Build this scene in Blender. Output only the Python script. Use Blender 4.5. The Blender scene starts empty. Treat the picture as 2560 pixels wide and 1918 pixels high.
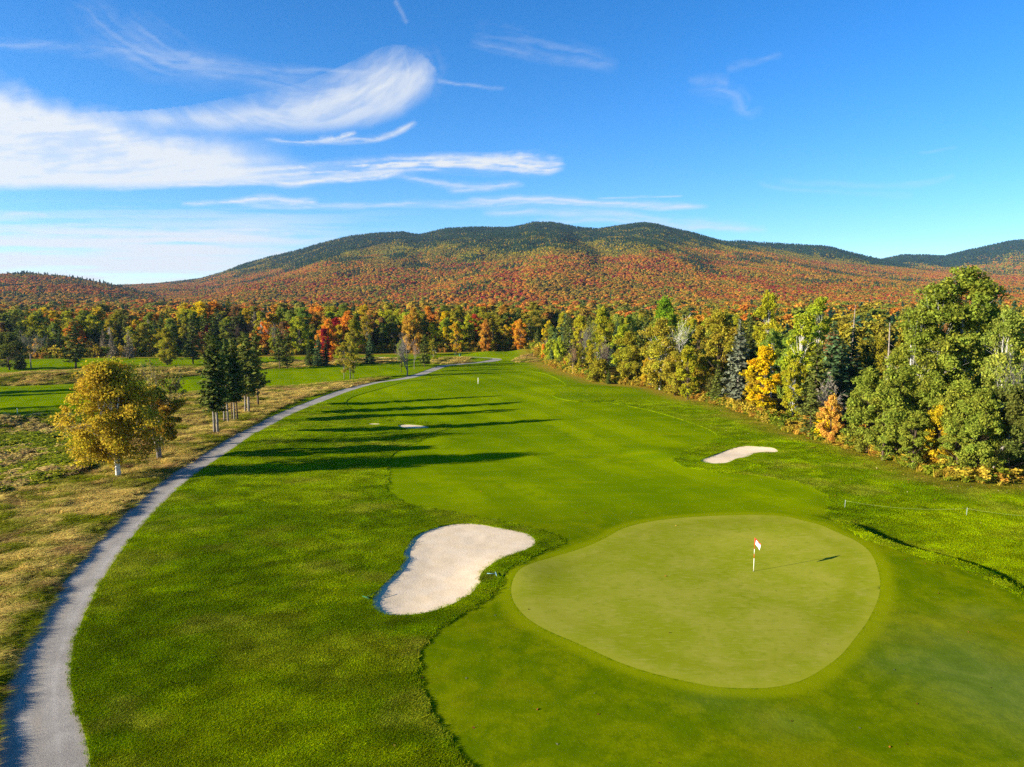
import bpy, math, random
import numpy as np
from mathutils import Vector

SC = bpy.context.scene
COL = SC.collection
rng = np.random.default_rng(11)
PI = math.pi

# ------------------------------------------------------------------ camera model
F = 1778.0; HC = 17.0; PITCH = math.atan(207 / 1778.0)
CP, SP = math.cos(PITCH), math.sin(PITCH)

def ray(sx, sy):
    u = (sx - 1280) / F; v = (959 - sy) / F
    return u, CP + v * SP, -SP + v * CP

def P0(sx, sy, z=0.0):
    dx, dy, dz = ray(sx, sy)
    t = (z - HC) / dz
    return dx * t, dy * t

def slope(sx, sy):
    dx, dy, dz = ray(sx, sy)
    return dx / dy, dz / dy

def x_at(sx, Y, z=0.0):
    return (sx - 1280) / F * (Y * CP - (z - HC) * SP)

def z_at(sy, Y):
    return HC + Y * slope(1280, sy)[1]

def srgb(r, g, b, k=1.0):
    f = lambda c: (c / 12.92 if c <= .04045 else ((c + .055) / 1.055) ** 2.4)
    return (f(r / 255) * k, f(g / 255) * k, f(b / 255) * k, 1.0)

# ------------------------------------------------------------------ noise
def _hash(ix, iy, s):
    n = (ix.astype(np.int64) * 374761393 + iy.astype(np.int64) * 668265263 + s * 1274126177) & 0x7fffffff
    n = ((n ^ (n >> 13)) * 1274126177) & 0x7fffffff
    return ((n ^ (n >> 16)) & 0xffff) / 65535.0

def vnoise(x, y, s=0):
    x = np.asarray(x, float); y = np.asarray(y, float)
    ix = np.floor(x); iy = np.floor(y); fx = x - ix; fy = y - iy
    fx = fx * fx * fx * (fx * (fx * 6 - 15) + 10); fy = fy * fy * fy * (fy * (fy * 6 - 15) + 10)
    a = _hash(ix, iy, s); b = _hash(ix + 1, iy, s); c = _hash(ix, iy + 1, s); d = _hash(ix + 1, iy + 1, s)
    return (a * (1 - fx) + b * fx) * (1 - fy) + (c * (1 - fx) + d * fx) * fy

def fbm(x, y, o=4, s=0):
    r = 0; a = .5; t = 0
    for i in range(o):
        r = r + a * vnoise(x * 2 ** i + 17.3 * i, y * 2 ** i - 9.1 * i, s + i); t += a; a *= .5
    return r / t

def ss(a, b, x):
    t = np.clip((x - a) / (b - a), 0, 1)
    return t * t * (3 - 2 * t)

# ------------------------------------------------------------------ curves
def chaikin(p, n=2, closed=True):
    p = np.asarray(p, float)
    for _ in range(n):
        q = np.roll(p, -1, 0)
        a = p * .75 + q * .25; b = p * .25 + q * .75
        r = np.empty((2 * len(p), p.shape[1])); r[0::2] = a; r[1::2] = b
        if not closed:
            r = np.vstack([p[:1], r[:-2], p[-1:]])
        p = r
    return p

def poly_sdf(px, py, poly, maxd=30.0):
    """signed distance, positive inside"""
    out = np.full(px.shape, -float(maxd))
    x0, y0 = poly.min(0) - maxd; x1, y1 = poly.max(0) + maxd
    m = (px > x0) & (px < x1) & (py > y0) & (py < y1)
    X = px[m]; Y = py[m]
    d = np.full(X.shape, 1e9); ins = np.zeros(X.shape, bool)
    n = len(poly)
    for i in range(n):
        ax, ay = poly[i]; bx, by = poly[(i + 1) % n]
        ex, ey = bx - ax, by - ay; L = ex * ex + ey * ey + 1e-12
        t = np.clip(((X - ax) * ex + (Y - ay) * ey) / L, 0, 1)
        d = np.minimum(d, (X - ax - t * ex) ** 2 + (Y - ay - t * ey) ** 2)
        if ay != by:
            c = ((ay > Y) != (by > Y)) & (X < (bx - ax) * (Y - ay) / (by - ay) + ax)
            ins ^= c
    d = np.sqrt(d)
    out[m] = np.where(ins, d, -d)
    return out

def line_dist(px, py, line, w=None):
    """distance to polyline, side (+ = right of direction), parameter, width"""
    d = np.full(px.shape, 1e9); side = np.zeros(px.shape); tt = np.zeros(px.shape); ww = np.zeros(px.shape)
    for i in range(len(line) - 1):
        ax, ay = line[i][:2]; bx, by = line[i + 1][:2]
        ex, ey = bx - ax, by - ay; L = ex * ex + ey * ey + 1e-12
        t = np.clip(((px - ax) * ex + (py - ay) * ey) / L, 0, 1)
        q = np.hypot(px - ax - t * ex, py - ay - t * ey)
        m = q < d
        d = np.where(m, q, d)
        cr = (px - ax) * ey - (py - ay) * ex
        side = np.where(m, np.sign(cr), side); tt = np.where(m, i + t, tt)
        if w is not None:
            ww = np.where(m, w[i] * (1 - t) + w[i + 1] * t, ww)
    return d, side, tt, ww

W0 = lambda pts: np.array([P0(*p) for p in pts])
crest = W0([(1990, 1275), (2056, 1298), (2104, 1317), (2147, 1341), (2195, 1363), (2238, 1377), (2291, 1392), (2339, 1404), (2386, 1418), (2430, 1430), (2560, 1500), (2700, 1600), (2800, 1750)])
marsh0 = chaikin(W0([(-700, 1330), (-100, 1255), (0, 1236), (70, 1225), (120, 1212), (180, 1195), (215, 1175), (245, 1150), (300, 1110), (330, 1075), (300, 1050), (200, 1045), (100, 1040), (0, 1050), (-300, 1060), (-700, 1100)]))

path_cl = [(-40, 2700, 3.0), (60, 2250, 3.0), (95, 2050, 3.0), (103, 1900, 3.0), (92, 1800, 2.7), (93, 1700, 2.35), (125, 1600, 2.15), (176, 1500, 2.1), (244, 1400, 2.1), (327, 1300, 2.15), (434, 1200, 2.3),
           (520, 1143, 2.3), (600, 1093, 2.3), (672, 1053, 2.3), (730, 1025, 2.3), (803, 998, 2.4), (861, 976, 2.4), (907, 963, 2.4), (962, 953, 2.5), (1020, 945, 2.6), (1056, 934, 2.6), (1085, 923, 2.6),
           (1110, 914, 2.6), (1140, 911, 2.6), (1176, 908, 2.6), (1223, 903.5, 2.8), (1246, 899, 2.8), (1236, 896, 2.6), (1200, 894, 2.4), (1150, 893, 2.2)]

def hgt(x, y):
    x = np.asarray(x, float); y = np.asarray(y, float)
    r = np.hypot(x, y)
    h = .22 * np.sin(x * .045 + 1.1) * np.cos(y * .038) + .16 * np.sin(x * .09 + y * .06) + .10 * np.sin(y * .14 - x * .05)
    h = h * ss(20, 70, r) * .8
    # plateau of the putting green falling away to the right
    d, sd, tt, _ = line_dist(x, y, crest)
    d = -d * sd  # positive = right side, away from the sun
    tap = ss(0, 2.2, tt) * (1 - ss(7.5, 12, tt))
    up = .5 * ss(-14, 0, d)
    dn = .5 - .74 * ss(0, 1.8, d) + .24 * ss(1.8, 18, d)
    h = h + np.where(d <= 0, up, dn) * tap * (np.abs(d) < 40)
    # hollow of the marsh
    h = h - .9 * ss(0, 9, poly_sdf(x, y, marsh0, 25))
    # mounds (x, y, radius, height)
    for mx, my, rx, ry, a in MOUNDS:
        h = h + a * np.exp(-((x - mx) / rx) ** 2 - ((y - my) / ry) ** 2)
    # broad lift of the land toward the woods
    h = h + 6.0 * ss(260, 800, y) * (1 + 0 * x)
    return h

MOUNDS = []
def _m(sx, sy, rx, ry, a):
    X, Y = P0(sx, sy); MOUNDS.append((X, Y, rx, ry, a))
_m(1222, 888, 6, 5, 1.2); _m(1318, 886, 6, 6, 1.7); _m(1345, 896, 8, 6, 1.0); _m(1190, 900, 6, 4, .7); _m(1120, 900, 9, 4, .45)
_m(1660, 1128, 4, 3, .4); _m(1985, 1125, 4, 3, .45); _m(1850, 1150, 7, 3, .35); _m(1900, 1118, 6, 3.0, .3)
_m(1010, 1042, 9, 3.5, .35); _m(1075, 1085, 7, 4, .35); _m(1500, 975, 12, 4, .55); _m(1440, 998, 8, 4, .35)
_m(1090, 1600, 5, 6, .15); _m(1290, 1430, 2.5, 3, .25)
_m(480, 930, 10, 4, .9); _m(300, 945, 16, 5, .8); _m(60, 950, 16, 5, .8); _m(1020, 960, 8, 5, .3); _m(700, 930, 14, 6, .5)
_m(700, 1100, 9, 6, .4); _m(420, 1420, 9, 8, .25)

def P(sx, sy):
    z = 0.0
    for _ in range(8):
        x, y = P0(sx, sy, z); z = float(hgt(np.array([x]), np.array([y]))[0])
    return x, y

WP = lambda pts: np.array([P(*p) for p in pts])
def crop(pts, ox, oy, k): return [(ox + a * k, oy + b * k) for a, b in pts]

# ------------------------------------------------------------------ outlines (traced in photo pixels, laid on the terrain)
B1 = chaikin(WP(crop([(120, 610), (150, 560), (230, 480), (300, 410), (322, 370), (312, 330), (350, 260), (400, 210), (480, 175), (560, 152), (700, 138), (800, 148), (900, 168), (1000, 185), (1100, 210), (1130, 240), (1140, 270), (1110, 295), (1040, 320), (940, 355), (860, 400), (800, 450), (787, 480), (803, 505), (770, 545), (740, 580), (660, 630), (560, 670), (460, 700), (350, 713), (230, 717), (170, 700), (130, 665)], 880, 1250, .403)))
B2 = chaikin(WP(crop([(855, 725), (900, 748), (1000, 757), (1120, 747), (1160, 712), (1280, 700), (1320, 665), (1400, 655), (1520, 662), (1545, 645), (1500, 618), (1400, 610), (1250, 600), (1150, 618), (1050, 650), (950, 690), (880, 712)], 1500, 940, .2897)))
B3 = chaikin(WP(crop([(520, 285), (560, 305), (600, 314), (700, 315), (800, 309), (808, 298), (740, 288), (650, 279), (570, 276)], 840, 980, .2897)))
B4 = chaikin(WP(crop([(245, 273), (280, 279), (340, 281), (400, 278), (405, 274), (340, 268), (270, 268)], 840, 980, .2897)))
B5 = chaikin(WP([(1424, 986), (1450, 987), (1474, 987.6), (1476, 986.4), (1450, 985.6)]))
B6 = chaikin(WP([(1566, 985), (1582, 986.3), (1598, 985.8), (1598, 984.8), (1580, 984.6)]))
B7 = chaikin(WP([(938, 895), (950, 897.5), (966, 896), (968, 892.5), (950, 892)]))
BUNK = [B1, B2, B3, B4, B5, B6, B7]
GREEN = chaikin(WP([(1520, 1341), (1464, 1367), (1363, 1395), (1307, 1415), (1287, 1435), (1277, 1464), (1279, 1492), (1295, 1520), (1323, 1548), (1372, 1576), (1444, 1605), (1520, 1641), (1548, 1653), (1596, 1670), (1644, 1684), (1716, 1701), (1787, 1715), (1859, 1718), (1931, 1717), (2003, 1701), (2051, 1674), (2104, 1636), (2137, 1593), (2171, 1550), (2197, 1492), (2202, 1459), (2195, 1420), (2180, 1382), (2147, 1353), (2099, 1332), (2041, 1308), (1979, 1290), (1907, 1285), (1835, 1286), (1740, 1290), (1644, 1298), (1557, 1317)]))
FAIR = chaikin(WP([(864, 1006), (869, 998), (890, 989), (948, 972), (1034, 951), (1124, 938), (1200, 930), (1300, 926), (1360, 932), (1400, 950), (1420, 965), (1395, 980), (1377, 990), (1403, 999), (1449, 1004), (1533, 1007), (1577, 1016), (1635, 1028), (1688, 1044), (1761, 1067), (1798, 1088), (1790, 1102), (1755, 1114), (1720, 1128), (1685, 1143), (1685, 1154), (1709, 1166), (1761, 1175), (1833, 1182), (1935, 1192), (2021, 1209), (2065, 1230), (2076, 1253), (2072, 1280), (2104, 1312), (2147, 1335), (2195, 1358), (2291, 1388), (2386, 1414), (2450, 1432), (2560, 1490), (2700, 1590), (2900, 2000), (2600, 2700), (1500, 2700),
                   (1290, 2150), (1210, 1985), (1166, 1918), (1138, 1887), (1106, 1846), (1077, 1798), (1053, 1750), (1041, 1713), (1037, 1685), (1039, 1653), (1041, 1625), (1057, 1601), (1081, 1572), (1122, 1548), (1186, 1512), (1235, 1472), (1255, 1443), (1267, 1423), (1303, 1399), (1355, 1375), (1400, 1359), (1406, 1349), (1380, 1335), (1323, 1318), (1235, 1302), (1180, 1291), (1110, 1279), (1053, 1269), (1025, 1264), (985, 1249), (967, 1232), (963, 1212), (963, 1183), (970, 1151), (985, 1131), (1014, 1113), (1057, 1097), (1101, 1078), (1125, 1065), (1126, 1059), (1105, 1054), (1060, 1052), (985, 1047), (900, 1030), (868, 1016)]))
FAIR2 = chaikin(WP([(-500, 975), (-500, 1035), (0, 1022), (150, 1018), (260, 1005), (380, 987), (500, 978), (550, 973), (680, 966), (760, 959), (850, 949), (960, 937), (1030, 925), (1035, 914), (960, 910), (850, 916), (700, 924), (600, 936), (520, 944), (440, 950), (330, 960), (200, 966), (0, 972)]))
FAIR3 = chaikin(WP([(-500, 905), (0, 901), (100, 897), (300, 895), (500, 893), (580, 896), (575, 910), (450, 914), (300, 920), (100, 924), (-500, 930)]))
_p = np.array([list(P(a, b)) + [w] for a, b, w in path_cl])
_p = chaikin(_p, 2, False)
PATH, PATHW = _p[:, :2], _p[:, 2] / 2 * 1.04
FESC = [chaikin(WP([(-300, 2700), (-900, 1800), (-700, 1330), (0, 1240), (120, 1216), (190, 1198), (225, 1178), (250, 1150), (300, 1110), (330, 1075), (400, 1040), (380, 1000), (440, 986), (560, 976), (700, 968), (850, 955), (960, 942), (965, 949), (880, 966), (770, 992), (690, 1022), (640, 1055), (560, 1110), (434, 1195), (330, 1290), (250, 1380), (170, 1490), (110, 1610), (60, 1760), (30, 1900), (20, 2050), (-20, 2300)])),
        chaikin(WP([(-500, 935), (0, 935), (200, 926), (310, 923), (500, 919), (590, 922), (560, 933), (500, 938), (430, 945), (300, 955), (150, 960), (0, 966), (-500, 970)])),
        chaikin(WP([(640, 912), (700, 903), (780, 899), (900, 893), (1010, 897), (1010, 907), (860, 912), (700, 921), (650, 924)])),
        chaikin(WP([(1085, 898), (1130, 893), (1190, 901), (1180, 908), (1110, 910), (1060, 912)])),
        chaikin(WP([(1291, 896), (1320, 887), (1356, 885), (1362, 903), (1310, 906), (1270, 905)]))]
MARSH = marsh0
EDGE = np.array([P(*p) for p in [(3400, 1260), (2800, 1215), (2600, 1200), (2540, 1203), (2464, 1208), (2379, 1200), (2302, 1179), (2225, 1148), (2140, 1125), (2050, 1101), (1978, 1079), (1906, 1050), (1819, 1017), (1717, 992), (1616, 967), (1500, 955), (1420, 930), (1375, 915), (1345, 893), (1325, 878)]])
FOREST_R = np.vstack([EDGE, [[28, 330], [400, 330], [420, 60]]])
FOREST_B = np.array([P(*p) for p in [(-900, 905), (-300, 900), (0, 899), (300, 893), (600, 891), (760, 889), (900, 886), (1100, 881), (1210, 878), (1290, 875), (1325, 876)]])
FOREST_B = np.vstack([FOREST_B, [[30, 328], [600, 328], [1300, 1200], [-1300, 1200]]])

def sd_path(x, y):
    m = (x > PATH[:, 0].min() - 20) & (x < PATH[:, 0].max() + 20) & (y < PATH[:, 1].max() + 20)
    out = np.full(x.shape, -20.0)
    d, s, t, w = line_dist(x[m], y[m], PATH, PATHW)
    wob = .10 * (fbm(x[m] * .9, y[m] * .9, 3, 40) - .5)
    out[m] = w - d + wob
    return out
def sd_bunk(x, y):
    out = np.full(x.shape, -10.0)
    for b in BUNK: out = np.maximum(out, poly_sdf(x, y, b, 10))
    return out + .10 * (fbm(x * 1.6, y * 1.6, 2, 50) - .5) * (out > -1)
def sd_green(x, y): return poly_sdf(x, y, GREEN, 20)
def sd_fair(x, y):
    return np.maximum(np.maximum(poly_sdf(x, y, FAIR, 12), poly_sdf(x, y, FAIR2, 12)), poly_sdf(x, y, FAIR3, 12)) + .12 * (fbm(x * .7, y * .7, 2, 60) - .5)
def fesc_mask(x, y):
    s = np.full(x.shape, -10.0)
    for f in FESC: s = np.maximum(s, poly_sdf(x, y, f, 10))
    return s + 1.6 * (fbm(x * .35, y * .35, 3, 70) - .5)
def forest_sd(x, y):
    return np.maximum(poly_sdf(x, y, FOREST_R, 40), poly_sdf(x, y, FOREST_B, 40))

# ------------------------------------------------------------------ mesh utilities
def set_attr(me, name, arr, dom='POINT', typ='FLOAT'):
    a = me.attributes.new(name, typ, dom)
    arr = np.ascontiguousarray(arr, dtype=np.float32)
    if typ == 'FLOAT': a.data.foreach_set('value', arr)
    elif typ == 'FLOAT_COLOR': a.data.foreach_set('color', arr.ravel())
    elif typ == 'FLOAT_VECTOR': a.data.foreach_set('vector', arr.ravel())

def fast_mesh(name, V, Fc, mat=None, smooth=False):
    """V (n,3); Fc (m,k) fixed-size faces"""
    me = bpy.data.meshes.new(name)
    V = np.ascontiguousarray(V, np.float32); Fc = np.ascontiguousarray(Fc, np.int32)
    me.vertices.add(len(V)); me.vertices.foreach_set('co', V.ravel())
    if len(Fc):
        k = Fc.shape[1]
        me.loops.add(Fc.size); me.loops.foreach_set('vertex_index', Fc.ravel())
        me.polygons.add(len(Fc))
        me.polygons.foreach_set('loop_start', np.arange(0, Fc.size, k, dtype=np.int32))
        me.polygons.foreach_set('loop_total', np.full(len(Fc), k, np.int32))
        if smooth: me.polygons.foreach_set('use_smooth', np.ones(len(Fc), bool))
    me.update(calc_edges=True)
    if mat: me.materials.append(mat)
    return me

def link(name, me, parent=None, **props):
    o = bpy.data.objects.new(name, me); COL.objects.link(o)
    if parent: o.parent = parent
    for k, v in props.items(): o[k] = v
    return o

def empty(name, loc, label, cat, group=None, rz=0.0, sc=1.0):
    o = bpy.data.objects.new(name, None); COL.objects.link(o)
    o.empty_display_size = .3
    o.location = loc; o.rotation_euler = (0, 0, rz)
    o.scale = sc if isinstance(sc, tuple) else (sc, sc, sc)
    o['label'] = label; o['category'] = cat
    if group: o['group'] = group
    return o

class MB:
    def __init__(s): s.v = []; s.f = []
    def add(s, v, f):
        n = len(s.v); s.v += [tuple(p) for p in v]; s.f += [tuple(i + n for i in q) for q in f]
    def tube(s, pts, rad, sides=6, cap=True):
        pts = [Vector(p) for p in pts]; V = []; Fc = []
        n = len(pts)
        for i, p in enumerate(pts):
            t = (pts[min(i + 1, n - 1)] - pts[max(i - 1, 0)]).normalized()
            a = t.cross(Vector((0.31, 0.95, 0.05))).normalized(); b = t.cross(a)
            for k in range(sides):
                q = 2 * PI * k / sides
                V.append(p + (a * math.cos(q) + b * math.sin(q)) * rad[i])
        for i in range(n - 1):
            for k in range(sides):
                k2 = (k + 1) % sides
                Fc.append((i * sides + k, i * sides + k2, (i + 1) * sides + k2, (i + 1) * sides + k))
        if cap:
            Fc.append(tuple(range(sides))[::-1]); Fc.append(tuple((n - 1) * sides + k for k in range(sides)))
        s.add(V, Fc)
    def mesh(s, name, mat=None, smooth=True):
        me = bpy.data.meshes.new(name); me.from_pydata(s.v, [], s.f)
        if smooth: me.polygons.foreach_set('use_smooth', np.ones(len(s.f), bool))
        if mat: me.materials.append(mat)
        me.update()
        return me

# ------------------------------------------------------------------ materials
def newmat(name):
    m = bpy.data.materials.new(name); m.use_nodes = True
    nt = m.node_tree; nt.nodes.clear()
    return m, nt
class NT:
    def __init__(s, nt): s.nt = nt
    def n(s, typ, **kw):
        n = s.nt.nodes.new(typ)
        for k, v in kw.items(): setattr(n, k, v)
        return n
    def l(s, a, b): s.nt.links.new(a, b)
    def val(s, sock, v):
        if hasattr(v, 'links') or isinstance(v, bpy.types.NodeSocket): s.l(v, sock)
        else: sock.default_value = v
    def math(s, op, a, b=None, c=None, clamp=False):
        n = s.n('ShaderNodeMath', operation=op, use_clamp=clamp)
        for i, v in enumerate((a, b, c)):
            if v is not None: s.val(n.inputs[i], v)
        return n.outputs[0]
    def mix(s, f, a, b, mode='MIX'):
        n = s.n('ShaderNodeMix', data_type='RGBA', blend_type=mode)
        s.val(n.inputs[0], f); s.val(n.inputs[6], a); s.val(n.inputs[7], b)
        return n.outputs[2]
    def noise(s, vec, scale, detail=3, rough=.55, dist=0.0, col=False):
        n = s.n('ShaderNodeTexNoise'); n.inputs['Scale'].default_value = scale
        n.inputs['Detail'].default_value = detail; n.inputs['Roughness'].default_value = rough
        n.inputs['Distortion'].default_value = dist
        if vec is not None: s.l(vec, n.inputs['Vector'])
        return n.outputs['Color' if col else 'Fac']
    def attr(s, name, t='GEOMETRY'):
        n = s.n('ShaderNodeAttribute', attribute_name=name, attribute_type=t)
        return n
    def ramp(s, f, a, b, lo=0., hi=1., clampit=True):
        n = s.n('ShaderNodeMapRange'); n.interpolation_type = 'SMOOTHSTEP'
        s.l(f, n.inputs[0]); n.inputs[1].default_value = a; n.inputs[2].default_value = b
        n.inputs[3].default_value = lo; n.inputs[4].default_value = hi
        return n.outputs[0]
    def scale(s, vec, sx, sy, sz, rz=0.0):
        n = s.n('ShaderNodeMapping'); s.l(vec, n.inputs[0]); n.inputs['Scale'].default_value = (sx, sy, sz)
        n.inputs['Rotation'].default_value = (0, 0, rz)
        return n.outputs[0]
    def bump(s, h, strength, dist):
        n = s.n('ShaderNodeBump'); n.inputs['Strength'].default_value = strength; n.inputs['Distance'].default_value = dist
        s.l(h, n.inputs['Height']); return n.outputs[0]
    def surf(s, col, rough=.9, normal=None, spec=.2, sheen=0.0):
        b = s.n('ShaderNodeBsdfPrincipled')
        s.val(b.inputs['Base Color'], col); s.val(b.inputs['Roughness'], rough)
        b.inputs['Specular IOR Level'].default_value = spec
        if sheen: b.inputs['Sheen Weight'].default_value = sheen
        if normal is not None: s.l(normal, b.inputs['Normal'])
        o = s.n('ShaderNodeOutputMaterial'); s.l(b.outputs[0], o.inputs[0])
        return b

GK = .62   # lit photo colour -> albedo
def c(r, g, b, k=GK): return srgb(r, g, b, k)

def mat_ground():
    m, nt = newmat('ground_turf'); t = NT(nt)
    pos = t.n('ShaderNodeNewGeometry').outputs['Position']
    n1 = t.noise(pos, .10, 4, .6); n2 = t.noise(pos, .7, 5, .65, 1.0); n3 = t.noise(pos, 6.0, 4, .75); n4 = t.noise(pos, 25.0, 2, .7)
    stretch = t.noise(t.scale(pos, .5, 2.4, 1, .5), .9, 4, .65)
    rough = t.mix(t.ramp(n1, .35, .65), c(104, 132, 0, .82), c(132, 150, 2, .84))
    rough = t.mix(t.ramp(n2, .35, .75, 0, .55), rough, c(146, 156, 10))
    rough = t.mix(t.ramp(stretch, .55, .8, 0, .45), rough, c(160, 156, 36))
    rough = t.mix(t.ramp(n3, .3, .6, .65, 0), rough, c(58, 80, 0))
    # dry patches
    dry = t.math('MULTIPLY', t.ramp(t.noise(pos, .16, 5, .7, 1.5), .60, .72), t.ramp(n3, .35, .6, .2, .8))
    rough = t.mix(t.math('MULTIPLY', dry, .16), rough, c(172, 152, 50))
    # tall dry grass
    fs = t.noise(t.scale(pos, .35, 1.6, 1, .45), 1.2, 5, .7, .6)
    fe = t.mix(t.ramp(fs, .3, .7), c(112, 122, 32), c(190, 165, 92))
    fe = t.mix(t.ramp(n2, .5, .75, 0, .7), fe, c(96, 116, 24))
    fe = t.mix(t.ramp(n3, .3, .55, .5, 0), fe, c(70, 60, 30))
    col = t.mix(t.attr('fescue').outputs['Fac'], rough, fe)
    ma = t.mix(t.ramp(n2, .35, .65), c(120, 120, 38), c(140, 146, 34))
    ma = t.mix(t.ramp(n1, .5, .7, 0, .5), ma, c(176, 150, 92))
    col = t.mix(t.attr('marsh').outputs['Fac'], col, ma)
    li = t.mix(t.ramp(n3, .4, .6), c(196, 146, 60), c(150, 140, 40))
    col = t.mix(t.math('MULTIPLY', t.attr('litter').outputs['Fac'], t.ramp(n2, .3, .6, .3, 1.)), col, li)
    fl = t.mix(t.ramp(n3, .4, .6), c(80, 62, 34), c(70, 72, 26))
    col = t.mix(t.attr('woodland').outputs['Fac'], col, fl)
    hh = t.math('ADD', t.math('MULTIPLY', n3, .6), t.math('MULTIPLY', n4, .4))
    nb = t.bump(hh, .55, .10)
    t.surf(col, .95, nb, .0)
    return m

def mat_fair():
    m, nt = newmat('fairway_turf'); t = NT(nt)
    pos = t.n('ShaderNodeNewGeometry').outputs['Position']
    n1 = t.noise(pos, .06, 4, .55); n2 = t.noise(pos, .35, 5, .6, .8); n3 = t.noise(pos, 9., 3, .7)
    streak = t.noise(t.scale(pos, .25, 1.2, 1, -.15), .5, 4, .6)
    col = t.mix(t.ramp(n1, .38, .62), c(124, 150, 0), c(152, 172, 0))
    w = t.n('ShaderNodeTexWave', wave_type='BANDS'); w.inputs['Scale'].default_value = .06; w.inputs['Distortion'].default_value = 3.0; w.inputs['Detail'].default_value = 2
    t.l(t.scale(pos, 1, .5, 1, -.7), w.inputs['Vector'])
    col = t.mix(t.ramp(w.outputs['Fac'], .25, .75, 0, .42), col, c(108, 136, 0))
    col = t.mix(t.ramp(streak, .45, .75, 0, .5), col, c(170, 178, 8))
    col = t.mix(t.ramp(n2, .50, .72, 0, .5), col, c(98, 124, 0))
    col = t.mix(t.ramp(n3, .35, .6, .35, 0), col, c(80, 104, 0))
    # close to the camera the apron turf is darker and more mottled
    ap = t.attr('apron').outputs['Fac']
    a1 = t.mix(t.ramp(n2, .38, .62), c(106, 128, 0), c(134, 146, 4))
    a1 = t.mix(t.ramp(t.noise(pos, 1.4, 6, .75, .2), .42, .68, 0, .65), a1, c(88, 110, 0))
    a1 = t.mix(t.ramp(t.noise(pos, .13, 4, .6, .2), .5, .7, 0, .4), a1, c(160, 152, 16))
    a1 = t.mix(t.ramp(n3, .35, .6, .3, 0), a1, c(72, 92, 0))
    col = t.mix(ap, col, a1)
    col = t.mix(t.math('MULTIPLY', t.attr('greyish_patch').outputs['Fac'], t.ramp(n2, .3, .6, .5, 1.)), col, c(124, 144, 84))
    col = t.mix(t.attr('worn').outputs['Fac'], col, c(160, 168, 8))
    t.surf(col, .9, t.bump(n3, .25, .04), .0)
    return m

def mat_green():
    m, nt = newmat('green_turf'); t = NT(nt)
    pos = t.n('ShaderNodeNewGeometry').outputs['Position']
    n1 = t.noise(pos, .22, 5, .6, .6); n2 = t.noise(pos, 1.8, 5, .7, .5); n3 = t.noise(t.scale(pos, .6, 2.2, 1), 2.5, 3, .6)
    col = t.mix(t.ramp(n1, .35, .65), c(160, 168, 30, .58), c(180, 178, 58, .58))
    col = t.mix(t.ramp(n2, .48, .72, 0, .6), col, c(144, 154, 20, .56))
    col = t.mix(t.ramp(n3, .48, .72, 0, .5), col, c(196, 186, 84, .58))
    e = t.attr('inset').outputs['Fac']
    rim = t.math('MULTIPLY', t.ramp(e, .0, .9, 1, 0), .45)
    col = t.mix(rim, col, c(176, 176, 44))
    ring = t.math('MULTIPLY', t.ramp(e, .9, 1.5, 0, 1), t.ramp(e, 1.7, 2.6, 1, 0))
    col = t.mix(t.math('MULTIPLY', ring, .25), col, c(146, 150, 14))
    t.surf(col, .85, t.bump(t.noise(pos, 30, 2, .6), .12, .02), .0)
    return m

def mat_sand():
    m, nt = newmat('bunker_sand'); t = NT(nt)
    pos = t.n('ShaderNodeNewGeometry').outputs['Position']
    n1 = t.noise(pos, .8, 4, .6); n2 = t.noise(pos, 7., 5, .75); n3 = t.noise(pos, 40., 3, .7)
    v = t.n('ShaderNodeTexVoronoi', feature='DISTANCE_TO_EDGE'); v.inputs['Scale'].default_value = 5.0; t.l(pos, v.inputs['Vector'])
    col = t.mix(t.ramp(n1, .35, .65), c(232, 207, 168, .74), c(238, 215, 180, .74))
    col = t.mix(t.ramp(n2, .60, .72, 0, .6), col, c(178, 148, 112, .75))
    h = t.math('ADD', t.math('MULTIPLY', n2, 1.0), t.math('MULTIPLY', n3, .4))
    h = t.math('ADD', h, t.math('MULTIPLY', t.ramp(v.outputs[0], 0, .25), .15))
    t.surf(col, .95, t.bump(h, .35, .03), .0)
    return m

def mat_path():
    m, nt = newmat('path_gravel'); t = NT(nt)
    pos = t.n('ShaderNodeNewGeometry').outputs['Position']
    n1 = t.noise(pos, .5, 5, .65); n2 = t.noise(pos, 14., 4, .75); n3 = t.noise(pos, 60., 2, .8)
    col = t.mix(t.ramp(n1, .35, .65), c(172, 162, 146, .62), c(194, 184, 166, .62))
    col = t.mix(t.ramp(n2, .45, .7, 0, .5), col, c(128, 122, 114, .6))
    col = t.mix(t.ramp(n3, .5, .75, 0, .4), col, c(215, 210, 204, .62))
    e = t.attr('inset').outputs['Fac']
    col = t.mix(t.math('MULTIPLY', t.ramp(e, 0, .28, 1, 0), t.ramp(n2, .4, .6, .1, .75)), col, c(150, 140, 90, .6))
    trk = t.math('ABSOLUTE', t.math('SUBTRACT', t.attr('centre').outputs['Fac'], .62))
    col = t.mix(t.math('MULTIPLY', t.ramp(trk, 0, .2, 1, 0), t.ramp(n1, .35, .65, .15, .5)), col, c(206, 196, 180, .62))
    mid = t.ramp(t.attr('centre').outputs['Fac'], .0, .35, 1, 0)
    col = t.mix(t.math('MULTIPLY', mid, t.ramp(n1, .4, .6, .05, .45)), col, c(176, 160, 134, .6))
    t.surf(col, .95, t.bump(t.math('ADD', n2, n3), .45, .03), .1)
    return m

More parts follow.
